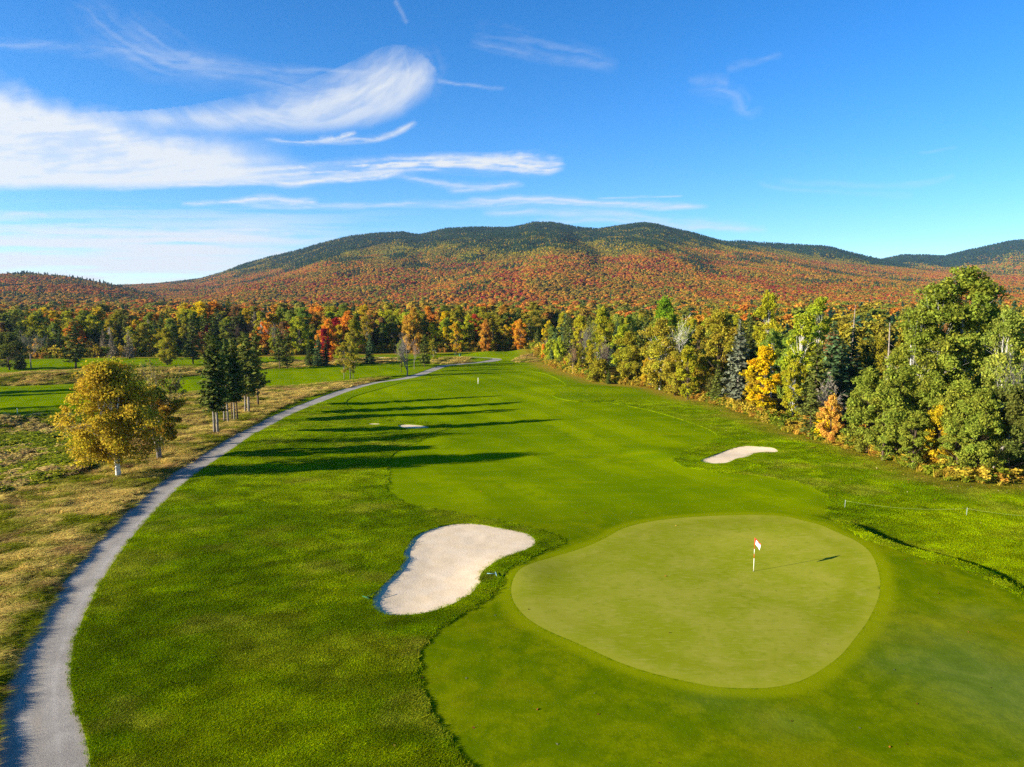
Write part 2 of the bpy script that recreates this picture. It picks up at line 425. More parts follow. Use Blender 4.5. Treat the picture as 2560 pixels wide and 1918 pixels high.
def leaf_material(name, src, trans=.42, huev=.022, valv=.4):
    """src OBJECT = object colour, INSTANCER = per-instance colour"""
    m, nt = newmat(name); t = NT(nt)
    if src == 'OBJECT':
        col = t.n('ShaderNodeObjectInfo').outputs['Color']
    else:
        col = t.attr('tint', 'INSTANCER').outputs['Color']
    v = t.attr('v').outputs['Fac']
    h = t.n('ShaderNodeHueSaturation')
    t.l(col, h.inputs['Color'])
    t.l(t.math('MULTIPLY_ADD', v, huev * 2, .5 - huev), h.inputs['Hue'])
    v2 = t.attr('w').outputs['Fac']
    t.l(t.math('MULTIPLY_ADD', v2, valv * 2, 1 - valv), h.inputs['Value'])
    d = t.n('ShaderNodeBsdfDiffuse'); t.l(h.outputs[0], d.inputs['Color'])
    tr = t.n('ShaderNodeBsdfTranslucent'); t.l(h.outputs[0], tr.inputs['Color'])
    mx = t.n('ShaderNodeMixShader'); mx.inputs[0].default_value = trans
    t.l(d.outputs[0], mx.inputs[1]); t.l(tr.outputs[0], mx.inputs[2])
    o = t.n('ShaderNodeOutputMaterial'); t.l(mx.outputs[0], o.inputs[0])
    return m

def mat_bark():
    m, nt = newmat('bark'); t = NT(nt)
    col = t.n('ShaderNodeObjectInfo').outputs['Color']
    tc = t.n('ShaderNodeTexCoord').outputs['Object']
    n1 = t.noise(t.scale(tc, 1, 1, 2.5), 2.2, 4, .7); n2 = t.noise(tc, 12., 3, .7)
    cc = t.mix(t.ramp(n1, .50, .66, 0, .75), col, srgb(60, 52, 44))
    cc = t.mix(t.ramp(n2, .45, .7, 0, .3), cc, srgb(40, 36, 32))
    t.surf(cc, .9, t.bump(n2, .4, .03), .15)
    return m

def flat_mat(name, col, rough=.6, spec=.4, noise=.12):
    m, nt = newmat(name); t = NT(nt)
    tc = t.n('ShaderNodeTexCoord').outputs['Object']
    n = t.noise(tc, 18., 3, .6)
    cc = t.mix(t.ramp(n, .4, .7, 0, noise), col, (col[0] * .5, col[1] * .5, col[2] * .5, 1))
    t.surf(cc, rough, None, spec)
    return m

M_ground, M_fair, M_green, M_sand, M_path = mat_ground(), mat_fair(), mat_green(), mat_sand(), mat_path()
M_leaf = leaf_material('leaves', 'OBJECT'); M_needle = leaf_material('needles', 'OBJECT', .2, .02, .4)
M_leafI = leaf_material('leaves_far', 'INSTANCER', .35, .018, .3)
M_bark = mat_bark()

#@@GROUND
# ------------------------------------------------------------------ ground: one polar grid cut along the outlines
def build_ground():
    r = [14.0]
    while r[-1] < 62: r.append(r[-1] + .26)
    while r[-1] < 300: r.append(r[-1] * 1.0065 + .05)
    while r[-1] < 9000: r.append(r[-1] * 1.05)
    r = np.array([.5, 3, 6, 10] + r)
    th = np.concatenate([np.linspace(-PI, math.radians(-50), 24)[:-1], np.radians(np.arange(-50, 50, .28)), np.linspace(math.radians(50), PI, 24)[:-1]])
    R, T = np.meshgrid(r, th, indexing='ij')
    X = (R * np.sin(T)).ravel(); Y = (R * np.cos(T)).ravel()
    nr, nc = R.shape
    i = np.arange(nr - 1)[:, None] * nc; j = np.arange(nc)[None, :]; j2 = (j + 1) % nc
    a = (i + j).ravel(); b = (i + j2).ravel(); c_ = (i + nc + j2).ravel(); d = (i + nc + j).ravel()
    tri = np.vstack([np.stack([a, c_, b], 1), np.stack([a, d, c_], 1)])
    inner = np.stack([np.zeros(nc - 2, int), np.arange(2, nc), np.arange(1, nc - 1)], 1)
    tri = np.vstack([tri, inner])
    VX = X; VY = Y
    cuts = set()
    out = {}
    for name, fn in (('bunker', sd_bunk), ('green', sd_green), ('path', sd_path), ('fair', sd_fair)):
        phi = fn(VX, VY); phi[np.abs(phi) < 1e-4] = 1e-4
        s = (phi[tri] > 0).sum(1)
        ins = tri[s == 3]; outs = tri[s == 0]; cr = tri[(s > 0) & (s < 3)]
        nv = []; cache = {}; base = len(VX); I = []; O = []
        def cutv(p, q):
            k = (p, q) if p < q else (q, p)
            if k not in cache:
                t = phi[p] / (phi[p] - phi[q])
                nv.append((VX[p] + (VX[q] - VX[p]) * t, VY[p] + (VY[q] - VY[p]) * t)); cache[k] = base + len(nv) - 1
            return cache[k]
        for tr in cr.tolist():
            pos = [phi[v] > 0 for v in tr]
            lone = pos.index(True) if sum(pos) == 1 else pos.index(False)
            p, q, w = tr[lone], tr[(lone + 1) % 3], tr[(lone + 2) % 3]
            m1 = cutv(p, q); m2 = cutv(p, w)
            A, B = ((I, O) if pos[lone] else (O, I))
            A.append((p, m1, m2)); B.append((m1, q, w)); B.append((m1, w, m2))
        if nv:
            nv = np.array(nv); VX = np.concatenate([VX, nv[:, 0]]); VY = np.concatenate([VY, nv[:, 1]])
            cuts.update(cache.values())
        out[name] = np.vstack([ins] + ([np.array(I)] if I else []))
        tri = np.vstack([outs] + ([np.array(O)] if O else []))
    out['ground'] = tri
    HZ = hgt(VX, VY)
    iscut = np.zeros(len(VX), bool); iscut[list(cuts)] = True

    def piece(tris, zoff, skirt=0.0):
        used, inv = np.unique(tris, return_inverse=True); T = inv.reshape(-1, 3)
        x = VX[used]; y = VY[used]; z = HZ[used] + zoff(x, y)
        V = np.stack([x, y, z], 1)
        if skirt:
            e = np.sort(np.vstack([T[:, [0, 1]], T[:, [1, 2]], T[:, [2, 0]]]), 1)
            e, cnt = np.unique(e, axis=0, return_counts=True); e = e[cnt == 1]
            ic = iscut[used]; e = e[ic[e[:, 0]] & ic[e[:, 1]]]
            if len(e):
                n = len(V); hi = V[e.ravel()].copy(); lo = hi.copy(); lo[:, 2] -= skirt; ne = 2 * len(e)
                V = np.vstack([V, hi, lo]); k = np.arange(len(e)) * 2 + n
                T = np.vstack([T, np.stack([k, k + 1, k + 1 + ne], 1), np.stack([k, k + 1 + ne, k + ne], 1)])
        return V, T

    V, T = piece(out['ground'], lambda x, y: 0 * x, .5)
    gx, gy = V[:, 0], V[:, 1]
    fe = ss(-.4, .6, fesc_mask(gx, gy)); ma = ss(-.8, 1.0, poly_sdf(gx, gy, MARSH, 10) + 1.5 * (fbm(gx * .3, gy * .3, 3, 5) - .5))
    fsd = forest_sd(gx, gy) + 2.0 * (fbm(gx * .25, gy * .25, 3, 6) - .5)
    V[:, 2] += np.where(fe > 0, .16 * (fbm(gx * .9, gy * .9, 3, 8) - .4) * fe, 0) * (np.hypot(gx, gy) < 130)
    me = fast_mesh('ground', V, T, M_ground, True)
    set_attr(me, 'fescue', fe * (1 - ma)); set_attr(me, 'marsh', ma)
    set_attr(me, 'litter', ss(-6.5, -1.5, fsd) * .95); set_attr(me, 'woodland', ss(-.6, 1.6, fsd))
    link('ground', me, kind='structure', label='mown rough and tall dry grass around the fairway', category='ground')

    # fairways: separate sheets
    T_all = out['fair']; cen = np.stack([VX[T_all].mean(1), VY[T_all].mean(1)], 1)
    own = np.argmax([poly_sdf(cen[:, 0], cen[:, 1], q, 12) for q in (FAIR, FAIR2, FAIR3)], 0)
    for k, (nm, lab) in enumerate((('fairway', 'bright green main fairway and apron around the putting green'), ('second_fairway', 'light green fairway crossing beyond the dry grass on the left'), ('far_fairway', 'thin green fairway strip in front of the far left trees'))):
        V, T = piece(T_all[own == k], lambda x, y: -.055 + 0 * x, .35)
        me = fast_mesh(nm, V, T, M_fair, True)
        x, y = V[:, 0], V[:, 1]
        sg = -sd_green(x, y)
        ap = ss(62, 50, y) if k == 0 else 0 * y
        set_attr(me, 'apron', ap)
        dx, dy = P(2480, 1700)
        greyish_patch = .9 * np.exp(-((x - dx) / 3.2) ** 2 - ((y - dy) / 4.5) ** 2)  # greyer, bluer green patches on the apron turf
        for q in ((2450, 1530), (2240, 1660), (1960, 1805), (1800, 1745)):
            ex, ey = P(*q); greyish_patch = greyish_patch + .3 * np.exp(-((x - ex) / 1.6) ** 2 - ((y - ey) / 1.0) ** 2)
        set_attr(me, 'greyish_patch', np.clip(greyish_patch, 0, .8) * .4 * (k == 0))
        set_attr(me, 'worn', (ss(.9, .15, np.abs(sg - .25)) * .6) * (sg > 0) * (k == 0))
        link(nm, me, kind='structure', label=lab, category='fairway')

    V, T = piece(out['green'], lambda x, y: -.055 + 0 * x)
    me = fast_mesh('putting_green', V, T, M_green, True); set_attr(me, 'inset', sd_green(V[:, 0], V[:, 1]))
    link('putting_green', me, kind='structure', label='smooth pale yellow green putting surface around the flagstick', category='putting green')

    V, T = piece(out['path'], lambda x, y: -.05 + 0 * x)
    me = fast_mesh('path', V, T, M_path, True)
    s = sd_path(V[:, 0], V[:, 1]); d, _, _, _ = line_dist(V[:, 0], V[:, 1], PATH, PATHW)
    set_attr(me, 'inset', s); set_attr(me, 'centre', d)
    link('path', me, kind='structure', label='grey gravel cart path curving along the dry grass', category='path')

    labs = ['large kidney shaped sand bunker beside the putting green', 'pale sand bunker at the far right of the fairway by the trees', 'small sunlit sand bunker among the tree shadows', 'small shaded sand bunker among the tree shadows',
            'thin sliver of sand in the oval of rough', 'thin sliver of sand nearest the forest edge', 'tiny far sand bunker beyond the left trees']
    T_all = out['bunker']; cen = np.stack([VX[T_all].mean(1), VY[T_all].mean(1)], 1)
    own = np.argmax([poly_sdf(cen[:, 0], cen[:, 1], q, 10) for q in BUNK], 0)
    for k, b in enumerate(BUNK):
        x0, x1 = b[:, 0].min(), b[:, 0].max(); y0, y1 = b[:, 1].min(), b[:, 1].max()
        def off(x, y):
            s_ = poly_sdf(x, y, b, 10)
            lip = (.09 if k == 0 else .08) * ss(x1 + .1, x0, x) + .03
            bowl = (.02 if k == 0 else .02) * ss(0, 3.0 if k == 0 else 1.8, s_)
            return -lip - bowl - (.10 * ss(y1, y0, y) * ss(0, 2, s_) if k == 0 else 0) + .035 * (fbm(x * 1.1, y * 1.7, 3, 90) - .5)
        sel = T_all[own == k]
        if len(sel) == 0: continue
        V, T = piece(sel, off)
        link('bunker_sand', fast_mesh('bunker_sand', V, T, M_sand, True), kind='structure', label=labs[k], category='bunker')
build_ground()

def gz(x, y): return float(hgt(np.array([x]), np.array([y]))[0])

#@@TREES
# ------------------------------------------------------------------ foliage builders
def leaf_mesh(name, C, N, size, v, w, mat, asp=1.5):
    """diamond-ish folded leaves/leaf sprays at centres C with normals N"""
    n = len(C)
    t = rng.normal(size=(n, 3)); t -= (t * N).sum(1, keepdims=True) * N; t /= np.linalg.norm(t, axis=1, keepdims=True) + 1e-9
    b = np.cross(N, t)
    s = np.asarray(size)[:, None] if np.ndim(size) else size
    L = t * s * asp * .5; B = b * s * .5
    V = np.empty((n, 4, 3)); V[:, 0] = C - L; V[:, 1] = C + B * .9 + N * s * .12; V[:, 2] = C + L; V[:, 3] = C - B * .9 + N * s * .12
    Fc = np.arange(n * 4).reshape(n, 4)
    me = fast_mesh(name, V.reshape(-1, 3), Fc, mat)
    set_attr(me, 'v', v, 'FACE'); set_attr(me, 'w', w, 'FACE')
    return me

def unit(a): return a / (np.linalg.norm(a, axis=1, keepdims=True) + 1e-9)

def deciduous(seed, h, R, z0, ncl, nleaf, lsize, tr, shape=.6, skew=.75, lean=0.0, rc=.2, forks=1, fill=.45, mat=None, sparse_top=0):
    """returns trunk mesh, crown mesh"""
    rg = np.random.default_rng(seed); rd = random.Random(seed)
    t = rg.random(ncl) ** .85
    ang = rg.random(ncl) * 2 * PI
    env = R * np.clip(np.sin(PI * np.clip(t, .02, .98) ** skew), 0, 1) ** shape
    irr = 1 + .28 * np.sin(ang * 2 + seed) + .18 * np.sin(ang * 3 + 2 * seed + t * 4)
    rr = (fill + (1 - fill) * rg.random(ncl)) * env * irr * .88
    zz = z0 + (h - z0) * t
    cx = np.cos(ang) * rr + lean * zz; cy = np.sin(ang) * rr
    C = np.stack([cx, cy, zz], 1)
    rcl = R * rc * (.6 + .9 * rg.random(ncl))
    m = MB()
    top = h * .82
    tops = []
    for f in range(forks):
        a = rd.random() * 6.28; sp = (R * .28 if forks > 1 else R * .05)
        pts = []; rad = []
        for i in range(8):
            q = i / 7
            pts.append((math.cos(a) * sp * q ** 1.3 + lean * top * q + .10 * math.sin(q * 5 + seed + f), math.sin(a) * sp * q ** 1.3 + .10 * math.cos(q * 4 + f), top * q - (.3 if i == 0 else 0)))
            rad.append(tr * (1.35 if i == 0 else 1) * (1 - .86 * q) * (1 if forks == 1 else .75))
        m.tube(pts, rad, 7); tops.append((pts, rad))
    for k in range(min(ncl, 34)):
        pts, rad = tops[k % forks]
        za = max(z0 * .75, C[k, 2] * (.45 + .25 * rd.random()))
        q = min(.97, za / top); i = q * 7; i0 = int(i)
        p = Vector(pts[i0]).lerp(Vector(pts[min(7, i0 + 1)]), i - i0)
        e = Vector(C[k]); mid = p.lerp(e, .5) + Vector((rd.uniform(-.2, .2), rd.uniform(-.2, .2), .08 * (e - p).length))
        r0 = max(.02, rad[i0] * .45)
        m.tube([p, mid, e], [r0, r0 * .6, r0 * .15], 4, False)
        for _ in range(2):
            d2 = Vector((rd.gauss(0, 1), rd.gauss(0, 1), rd.gauss(.3, .6))).normalized() * (rcl[k] * 1.3)
            m.tube([mid.lerp(e, rd.random()), e + d2], [r0 * .3, r0 * .08], 3, False)
    trunk = m.mesh('trunk', M_bark)
    idx = rg.choice(ncl, nleaf, p=(rcl ** 2) / (rcl ** 2).sum())
    g = rg.normal(size=(nleaf, 3)); g = unit(g) * (rg.random((nleaf, 1)) ** .42); g[:, 2] *= .72
    # ragged sub-clumps
    sub = rg.normal(size=(ncl, 9, 3)) * .55; sub[:, :, 2] *= .7
    sidx = rg.integers(0, 9, nleaf)
    Cn = C[idx] + (g * .55 + sub[idx, sidx] * .6) * rcl[idx][:, None] * 1.15
    if sparse_top:
        keep = rg.random(nleaf) > sparse_top * ss(.45, .75, (Cn[:, 2] - z0) / (h - z0))
        Cn = Cn[keep]; idx = idx[keep]; g = g[keep]
    n = len(Cn)
    out = Cn - np.array([lean * h * .5, 0, z0 + (h - z0) * .4]); out = unit(out)
    N = unit(rg.normal(size=(n, 3)) * .9 + out * .7 + np.array([0, 0, .35]))
    size = lsize * (.6 + .8 * rg.random(n))
    v = np.clip(.5 + .22 * rg.normal(size=ncl)[idx] + .2 * rg.normal(size=n), 0, 1)
    w = np.clip(.5 + .12 * rg.normal(size=ncl)[idx] + .22 * rg.normal(size=n), 0, 1)
    return trunk, leaf_mesh('crown', Cn, N, size, v, w, mat or M_leaf)

def conifer(seed, h, R, z0, nb, tr, droop=.25, openness=0.0, pw=.85, spray=.42, mat=None, twig=True, dens=1.0):
    rg = np.random.default_rng(seed); rd = random.Random(seed)
    m = MB()
    m.tube([(.04 * math.sin(i * 1.3 + seed), .04 * math.cos(i + seed), h * i / 7 - (.3 if i == 0 else 0)) for i in range(8)], [tr * (1.02 - i / 7) + .01 for i in range(8)], 7)
    Cs = []; Ns = []; Ss = []; Vs = []; Ws = []
    lop = rg.random(4) * 6.28
    for k in range(nb):
        q = (k + rg.random()) / nb
        t = q ** 1.15
        z = z0 + (h - z0) * t
        a = rg.random() * 2 * PI
        L = R * (1 - t) ** pw * (.72 + .45 * rg.random()) + .18
        if openness:
            L *= (1 - openness * .55 * (rg.random())) * (1 + .3 * openness * math.sin(a + lop[0] + z * .8))
            if rg.random() < openness * .3: continue
        if t < .08: L *= .8
        up = .25 * t
        pv = rg.random(); pw_ = rg.random()
        ns = max(3, int(L * 7 * dens))
        s = (np.arange(ns) + rg.random(ns)) / ns
        rad = L * (.12 + .88 * s)
        zz = z + rad * (up + .02) - droop * rad ** 1.4 * .5 + .1 * (s > .8)
        side = rg.normal(size=ns) * .16 * (L * (1.1 - s) + .25)
        x = math.cos(a) * rad - math.sin(a) * side; y = math.sin(a) * rad + math.cos(a) * side
        Cs.append(np.stack([x, y, zz + rg.normal(size=ns) * .05], 1))
        nn = np.stack([np.cos(a) * .25 + rg.normal(size=ns) * .45, np.sin(a) * .25 + rg.normal(size=ns) * .45, .8 + .2 * rg.random(ns)], 1)
        Ns.append(unit(nn)); Ss.append(spray * (.6 + .7 * rg.random(ns)) * (.6 + .4 * min(1, L / 1.5)))
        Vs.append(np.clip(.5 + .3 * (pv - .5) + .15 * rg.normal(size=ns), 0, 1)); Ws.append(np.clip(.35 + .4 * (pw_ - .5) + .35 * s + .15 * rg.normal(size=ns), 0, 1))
        if twig and L > .5 and (k % 2 == 0 or openness > .3):
            e = (math.cos(a) * L * .9, math.sin(a) * L * .9, z + L * .9 * (up + .02) - droop * (L * .9) ** 1.4 * .5)
            m.tube([(0, 0, z), e], [tr * .22 * (1.1 - t), .01], 3, False)
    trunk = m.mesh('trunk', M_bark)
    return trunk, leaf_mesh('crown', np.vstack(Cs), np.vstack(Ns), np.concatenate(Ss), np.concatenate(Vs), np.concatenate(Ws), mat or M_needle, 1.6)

def bare_tree(seed, h, spread, tr, depth=5, leaves=0, split=3, lsize=.14, start=.28):
    rd = random.Random(seed); m = MB(); tips = []
    def grow(p, d, L, r, k):
        pts = [p]; rad = [r]; q = p.copy(); dd = d.copy()
        for i in range(3):
            dd = (dd + Vector((rd.gauss(0, .10), rd.gauss(0, .10), rd.gauss(.04, .06)))).normalized()
            q = q + dd * L / 3; pts.append(q.copy()); rad.append(max(.008, r * (1 - .25 * (i + 1) / 3 * 1.6)))
        m.tube(pts, rad, 6 if k == 0 else (4 if k < 3 else 3), False)
        if k >= 2: tips.append(q.copy()); tips.append(pts[2].copy())
        if k < depth:
            n = split + (1 if rd.random() < .4 else 0)
            for i in range(n):
                f = rd.uniform(.45, 1) if i else 1
                b = pts[min(3, int(f * 3))]
                ax = Vector((rd.gauss(0, 1), rd.gauss(0, 1), rd.gauss(0, .3))).normalized()
                nd = (dd + ax * (spread if k else spread * .8) + Vector((0, 0, .12))).normalized()
                grow(b, nd, L * rd.uniform(.6, .8), rad[-1] * .62, k + 1)
    grow(Vector((0, 0, -.3)), Vector((rd.gauss(0, .03), rd.gauss(0, .03), 1)), h * start * 1.15, tr, 0)
    zmax = max(v[2] for v in m.v); s = h / zmax
    m.v = [(a * s, b * s, c_ * s) for a, b, c_ in m.v]; tips = [t * s for t in tips]
    trunk = m.mesh('trunk', M_bark)
    crown = None
    if leaves:
        T = np.array([tuple(t) for t in tips]); rg = np.random.default_rng(seed)
        idx = rg.integers(0, len(T), leaves); C = T[idx] + rg.normal(size=(leaves, 3)) * .28
        crown = leaf_mesh('crown', C, unit(rg.normal(size=(leaves, 3))), lsize * (.6 + .8 * rg.random(leaves)), rg.random(leaves), rg.random(leaves), M_leaf)
    return trunk, crown

def snag(seed, h, tr):
    rd = random.Random(seed); m = MB()
    m.tube([(.05 * math.sin(i), .03 * i, h * i / 6 - (.3 if i == 0 else 0)) for i in range(7)], [tr * (1 - i / 7.5) for i in range(7)], 7)
    for k in range(26):
        z = h * rd.uniform(.25, .97); a = rd.random() * 6.28; L = rd.uniform(.4, 1.5) * (1.1 - z / h)
        m.tube([(0, .03 * 6 * z / h, z), (math.cos(a) * L, math.sin(a) * L, z + rd.uniform(-.3, .15))], [.035, .01], 3, False)
    return m.mesh('trunk', M_bark), None

KINDS = {}
def K(name, h, meshes): KINDS[name] = (h, meshes)
K('round', 10, deciduous(1, 10, 3.6, .6, 74, 15000, .19, .17))
K('round2', 10, deciduous(2, 10, 3.9, .5, 80, 16000, .19, .17, .55, .8))
K('oval', 12, deciduous(3, 12, 2.9, .8, 74, 15000, .19, .17, .6, .85))
K('oval2', 12, deciduous(4, 12, 2.6, .8, 70, 13000, .19, .16, .7, .7, .03))
K('tall', 16, deciduous(5, 16, 3.1, 5.0, 74, 15000, .20, .2, .6, .8, 0, .24, 2))
K('tall2', 16, deciduous(6, 16, 3.4, 4.2, 76, 15000, .20, .2, .6, .9, .02, .22, 1))
K('thin', 11, deciduous(7, 11, 2.6, 2.4, 44, 3600, .22, .13, .6, .8, .02, .22, 2, .35))
K('thin2', 12, deciduous(8, 12, 2.9, 2.6, 48, 4200, .22, .14, .6, .7, -.02, .22, 3, .3))
K('bush', 3, deciduous(9, 3, 2.0, .0, 30, 4200, .20, .06, .5, .65, 0, .3, 3, .2))
K('bush2', 3, deciduous(10, 3, 1.8, .0, 26, 3800, .19, .05, .5, .75, 0, .3, 3, .3))
K('spruce', 13, conifer(11, 13, 2.7, .6, 230, .2))
K('spruce2', 13, conifer(12, 13, 2.2, .8, 210, .18, .3))
K('spruce3', 12, conifer(13, 12, 3.2, 1.2, 200, .2, .15, .5, .7))
K('pine', 14, conifer(14, 14, 3.4, 2.0, 190, .24, .05, .8, .55, .5))
K('pine2', 14, conifer(15, 14, 3.0, 3.0, 170, .22, .1, .9, .5, .5))
K('greyspruce', 10, conifer(16, 10, 2.2, .2, 190, .16, .18, .3, .9, .30, None, True, .75))
K('lodge', 13, conifer(17, 13, 2.5, 3.6, 240, .2, .12, .75, .42, .42))
K('lodge2', 13, conifer(18, 13, 2.8, 3.2, 250, .2, .10, .8, .38, .42))
K('lodge3', 12, conifer(19, 12, 2.3, 3.8, 210, .18, .15, .7, .45, .42))
K('bare', 10, bare_tree(20, 10, .55, .16, 5, 0))
K('bare2', 10, bare_tree(21, 10, .45, .14, 5, 500))
K('barebush', 5, bare_tree(22, 5, .6, .07, 5, 300, 3, .14, .2))
K('whitelimb', 14, bare_tree(24, 14, .6, .2, 5, 900, 3, .2))
K('snag', 8, snag(25, 8, .2))

WHITE = srgb(225, 218, 205, .85); GREY = srgb(150, 140, 128, .7); BROWN = srgb(104, 86, 68, .7)
LK = 1.12
PAL = {'yellow': srgb(208, 178, 24, LK), 'gold': srgb(186, 160, 34, LK), 'orange': srgb(206, 138, 42, LK), 'amber': srgb(180, 134, 50, LK), 'red': srgb(184, 72, 46, LK), 'crimson': srgb(146, 34, 36, LK), 'pink': srgb(204, 158, 66, LK),
       'lime': srgb(152, 160, 38, LK), 'green': srgb(124, 132, 44, LK), 'bright green': srgb(110, 138, 30, LK), 'olive': srgb(144, 136, 36, LK), 'yellow green': srgb(162, 158, 36, LK), 'pale green': srgb(132, 140, 54, LK),
       'ochre': srgb(152, 140, 42, LK), 'brown': srgb(140, 104, 60, LK), 'grey': srgb(134, 122, 100, LK), 'dark green': srgb(92, 98, 40, LK), 'deep green': srgb(76, 88, 38, LK), 'blue green': srgb(76, 96, 56, LK), 'grey green': srgb(104, 108, 84, LK)}
TREES = []      # (sx, kind) bookkeeping for labels
def tree(kind, x, y, h, colour, label, name='tree', cat='tree', group=None, wide=1.0, bark=None, rz=None, jit=.0):
    h0, (tm, cm) = KINDS[kind]
    s = h / h0; rz = random.random() * 6.28 if rz is None else rz
    e = empty(name, (x, y, gz(x, y) - .05), label, cat, group, rz, (s * wide, s * wide, s))
    col = PAL[colour] if isinstance(colour, str) else colour
    a = link('trunk', tm, e); a.color = bark or BROWN
    if cm:
        b = link('crown', cm, e)
        j = lambda: 1 + random.uniform(-jit, jit)
        b.color = (col[0] * j(), col[1] * j(), col[2] * j(), 1)
    return e

#@@HEROES
random.seed(5)
def base_at(sx, sy): return P(sx, sy)
def at(sx, Y, top, bot=None):
    """ground point in view column sx at distance Y and height so the top shows at row `top`"""
    x = x_at(sx, Y, 5); return x, Y, z_at(top, Y) - gz(x, Y)

occupied = []
PG = 'spruces with bare grey trunks beside the path'
hero_log = []
def H(kind, sx, base, top, colour, label, name='tree', cat='tree', group=None, Y=None, wide=1.0, bark=None, rz=None):
    if group == PG: wide *= .84
    if Y is None:
        x, y = P(sx, base); h = z_at(top, y) - gz(x, y)
    else:
        x, y, h = at(sx, Y, top)
    occupied.append((x, y))
    return tree(kind, x, y, h, colour, label, name, cat, group, wide, bark, rz)

# hero birch by the path: its own crown
def hero_trees():
    x, y = P(295, 1196); h = z_at(912, y + .5) - gz(x, y)
    tm, cm = deciduous(101, h, 3.85, 1.7, 170, 30000, .165, .24, .5, .74, -.04, .24, 3, .25)
    e = empty('birch_tree', (x, y, gz(x, y) - .05), 'large golden birch with thick white trunk leaning over the dry grass', 'tree', None, 0)
    link('trunk', tm, e).color = WHITE; link('crown', cm, e).color = srgb(184, 158, 44, .95)
    occupied.append((x, y))
    x, y = P(397, 1150); h = 7.0
    tm, cm = deciduous(102, 7.6, 2.6, 1.9, 60, 10500, .19, .24, .5, .8, 0, .2, 2, .4)
    e = empty('tree', (x, y, gz(x, y) - .05), 'brown olive leaved tree with grey trunk close behind the golden birch', 'tree', None, .4)
    link('trunk', tm, e).color = GREY; link('crown', cm, e).color = srgb(150, 124, 38, LK)
    occupied.append((x, y))
    # half bare ash behind
    x, y = x_at(404, 80), 80; x2, y2 = x, y
    tm, cm = bare_tree(103, 10.2, .42, .17, 5, 1500, 3, .2)
    e = empty('tree', (x, y, gz(x, y)), 'half bare tree with grey twigs rising behind the golden birch', 'tree', None, 1.0)
    link('trunk', tm, e).color = srgb(150, 138, 120, .7); link('crown', cm, e).color = srgb(130, 120, 50, LK)
hero_trees()

TB = srgb(150, 140, 128, .8)
H('lodge', 536, 1086, 832, 'dark green', 'front spruce of the pair sharing one foot by the path, left trunk', 'spruce_tree', 'tree', PG, bark=TB)
H('lodge2', 544, 1086, 842, 'deep green', 'front spruce of the pair sharing one foot by the path, right trunk', 'spruce_tree', 'tree', PG, bark=TB)
H('lodge3', 561, 1057, 872, 'dark green', 'slim short spruce behind the front pair by the path', 'spruce_tree', 'tree', PG, bark=TB)
H('lodge', 570, 1058, 850, 'deep green', 'thicker spruce just behind the front pair, pale straight trunk', 'spruce_tree', 'tree', PG, bark=TB, wide=.9)
H('lodge3', 580, 1054, 880, 'deep green', 'thin dark trunked spruce, first of three trunks in the middle of the clump', 'spruce_tree', 'tree', PG, wide=.8)
H('lodge2', 586, 1054, 846, 'dark green', 'pale trunked spruce, second of three trunks in the middle of the clump', 'spruce_tree', 'tree', PG, bark=TB, wide=.8)
H('lodge', 593, 1053, 862, 'deep green', 'brown trunked spruce, third of three trunks in the middle of the clump', 'spruce_tree', 'tree', PG, wide=.85)
H('lodge3', 614, 1035, 855, 'dark green', 'smaller of the two spruces at the far end of the clump', 'spruce_tree', 'tree', PG, bark=TB)
H('lodge2', 623, 1036, 832, 'dark green', 'broad spruce at the far end of the clump, wide right branches', 'spruce_tree', 'tree', PG, bark=TB, wide=1.15)
H('lodge', 646, 1016, 836, 'dark green', 'spruce half hidden behind the far end of the clump', 'spruce_tree', 'tree', PG, wide=1.0)

for k_, (tx, ty, th, tk, lb_) in enumerate([(-121, 119, 14, 'spruce', 'first spruce shading the left fairway from beyond its edge'), (-125, 123, 15, 'pine', 'shaggy pine between two spruces shading the left fairway'), (-119, 125.5, 13, 'spruce3', 'second spruce shading the left fairway, open crowned'), (-104, 92, 13, 'spruce3', 'open spruce throwing its shadow to the near edge of the left fairway'), (-107, 96.5, 13, 'pine2', 'pine throwing its shadow to the near edge of the left fairway'), (-112, 101, 14, 'spruce', 'pointed spruce behind the pine at the near edge of the left fairway')]):
    tree(tk, tx, ty, th, 'dark green', lb_, 'spruce_tree' if 'spruce' in tk else 'pine_tree', 'tree', 'conifers beside the left fairway', 1.3)
# open ground trees on the left
H('pine', 190, 922, 796, 'dark green', 'big shaggy dark pine standing alone on the far left lawn', 'pine_tree', wide=1.15)
H('whitelimb', 78, 921, 822, 'grey green', 'open limbed grey green pine on the far left lawn', 'pine_tree', bark=GREY, wide=.9)
H('round2', 22, 925, 832, 'dark green', 'broad dark round tree at the far left edge of the lawn', wide=1.2)
H('bush', 52, 921, 902, 'deep green', 'low dark juniper bush beside the broad dark tree', 'juniper_bush', 'shrub', wide=1.6)
H('greyspruce', 282, 898, 831, 'grey', 'smaller of the two ash grey dying spruces', 'spruce_tree', group='grey spruces on the far lawn')
H('greyspruce', 324, 897, 824, 'grey', 'larger of the two ash grey dying spruces', 'spruce_tree', group='grey spruces on the far lawn', wide=1.1)
H('round', 419, 913, 822, 'olive', 'round olive yellow tree standing on the far lawn', wide=.95)
H('spruce3', 483, 910, 790, 'dark green', 'tall dense dark spruce right of the round olive tree', 'spruce_tree')
H('pine2', 700, 922, 822, 'dark green', 'leaning dark open pine with twin trunk on the tan grass bank', 'pine_tree')
H('spruce3', 718, 922, 826, 'dark green', 'dark open spruce with slender trunk beside the leaning pine', 'spruce_tree', wide=.9)
H('spruce', 774, 916, 846, 'deep green', 'short dark spruce left of the blue green spruces', 'spruce_tree')
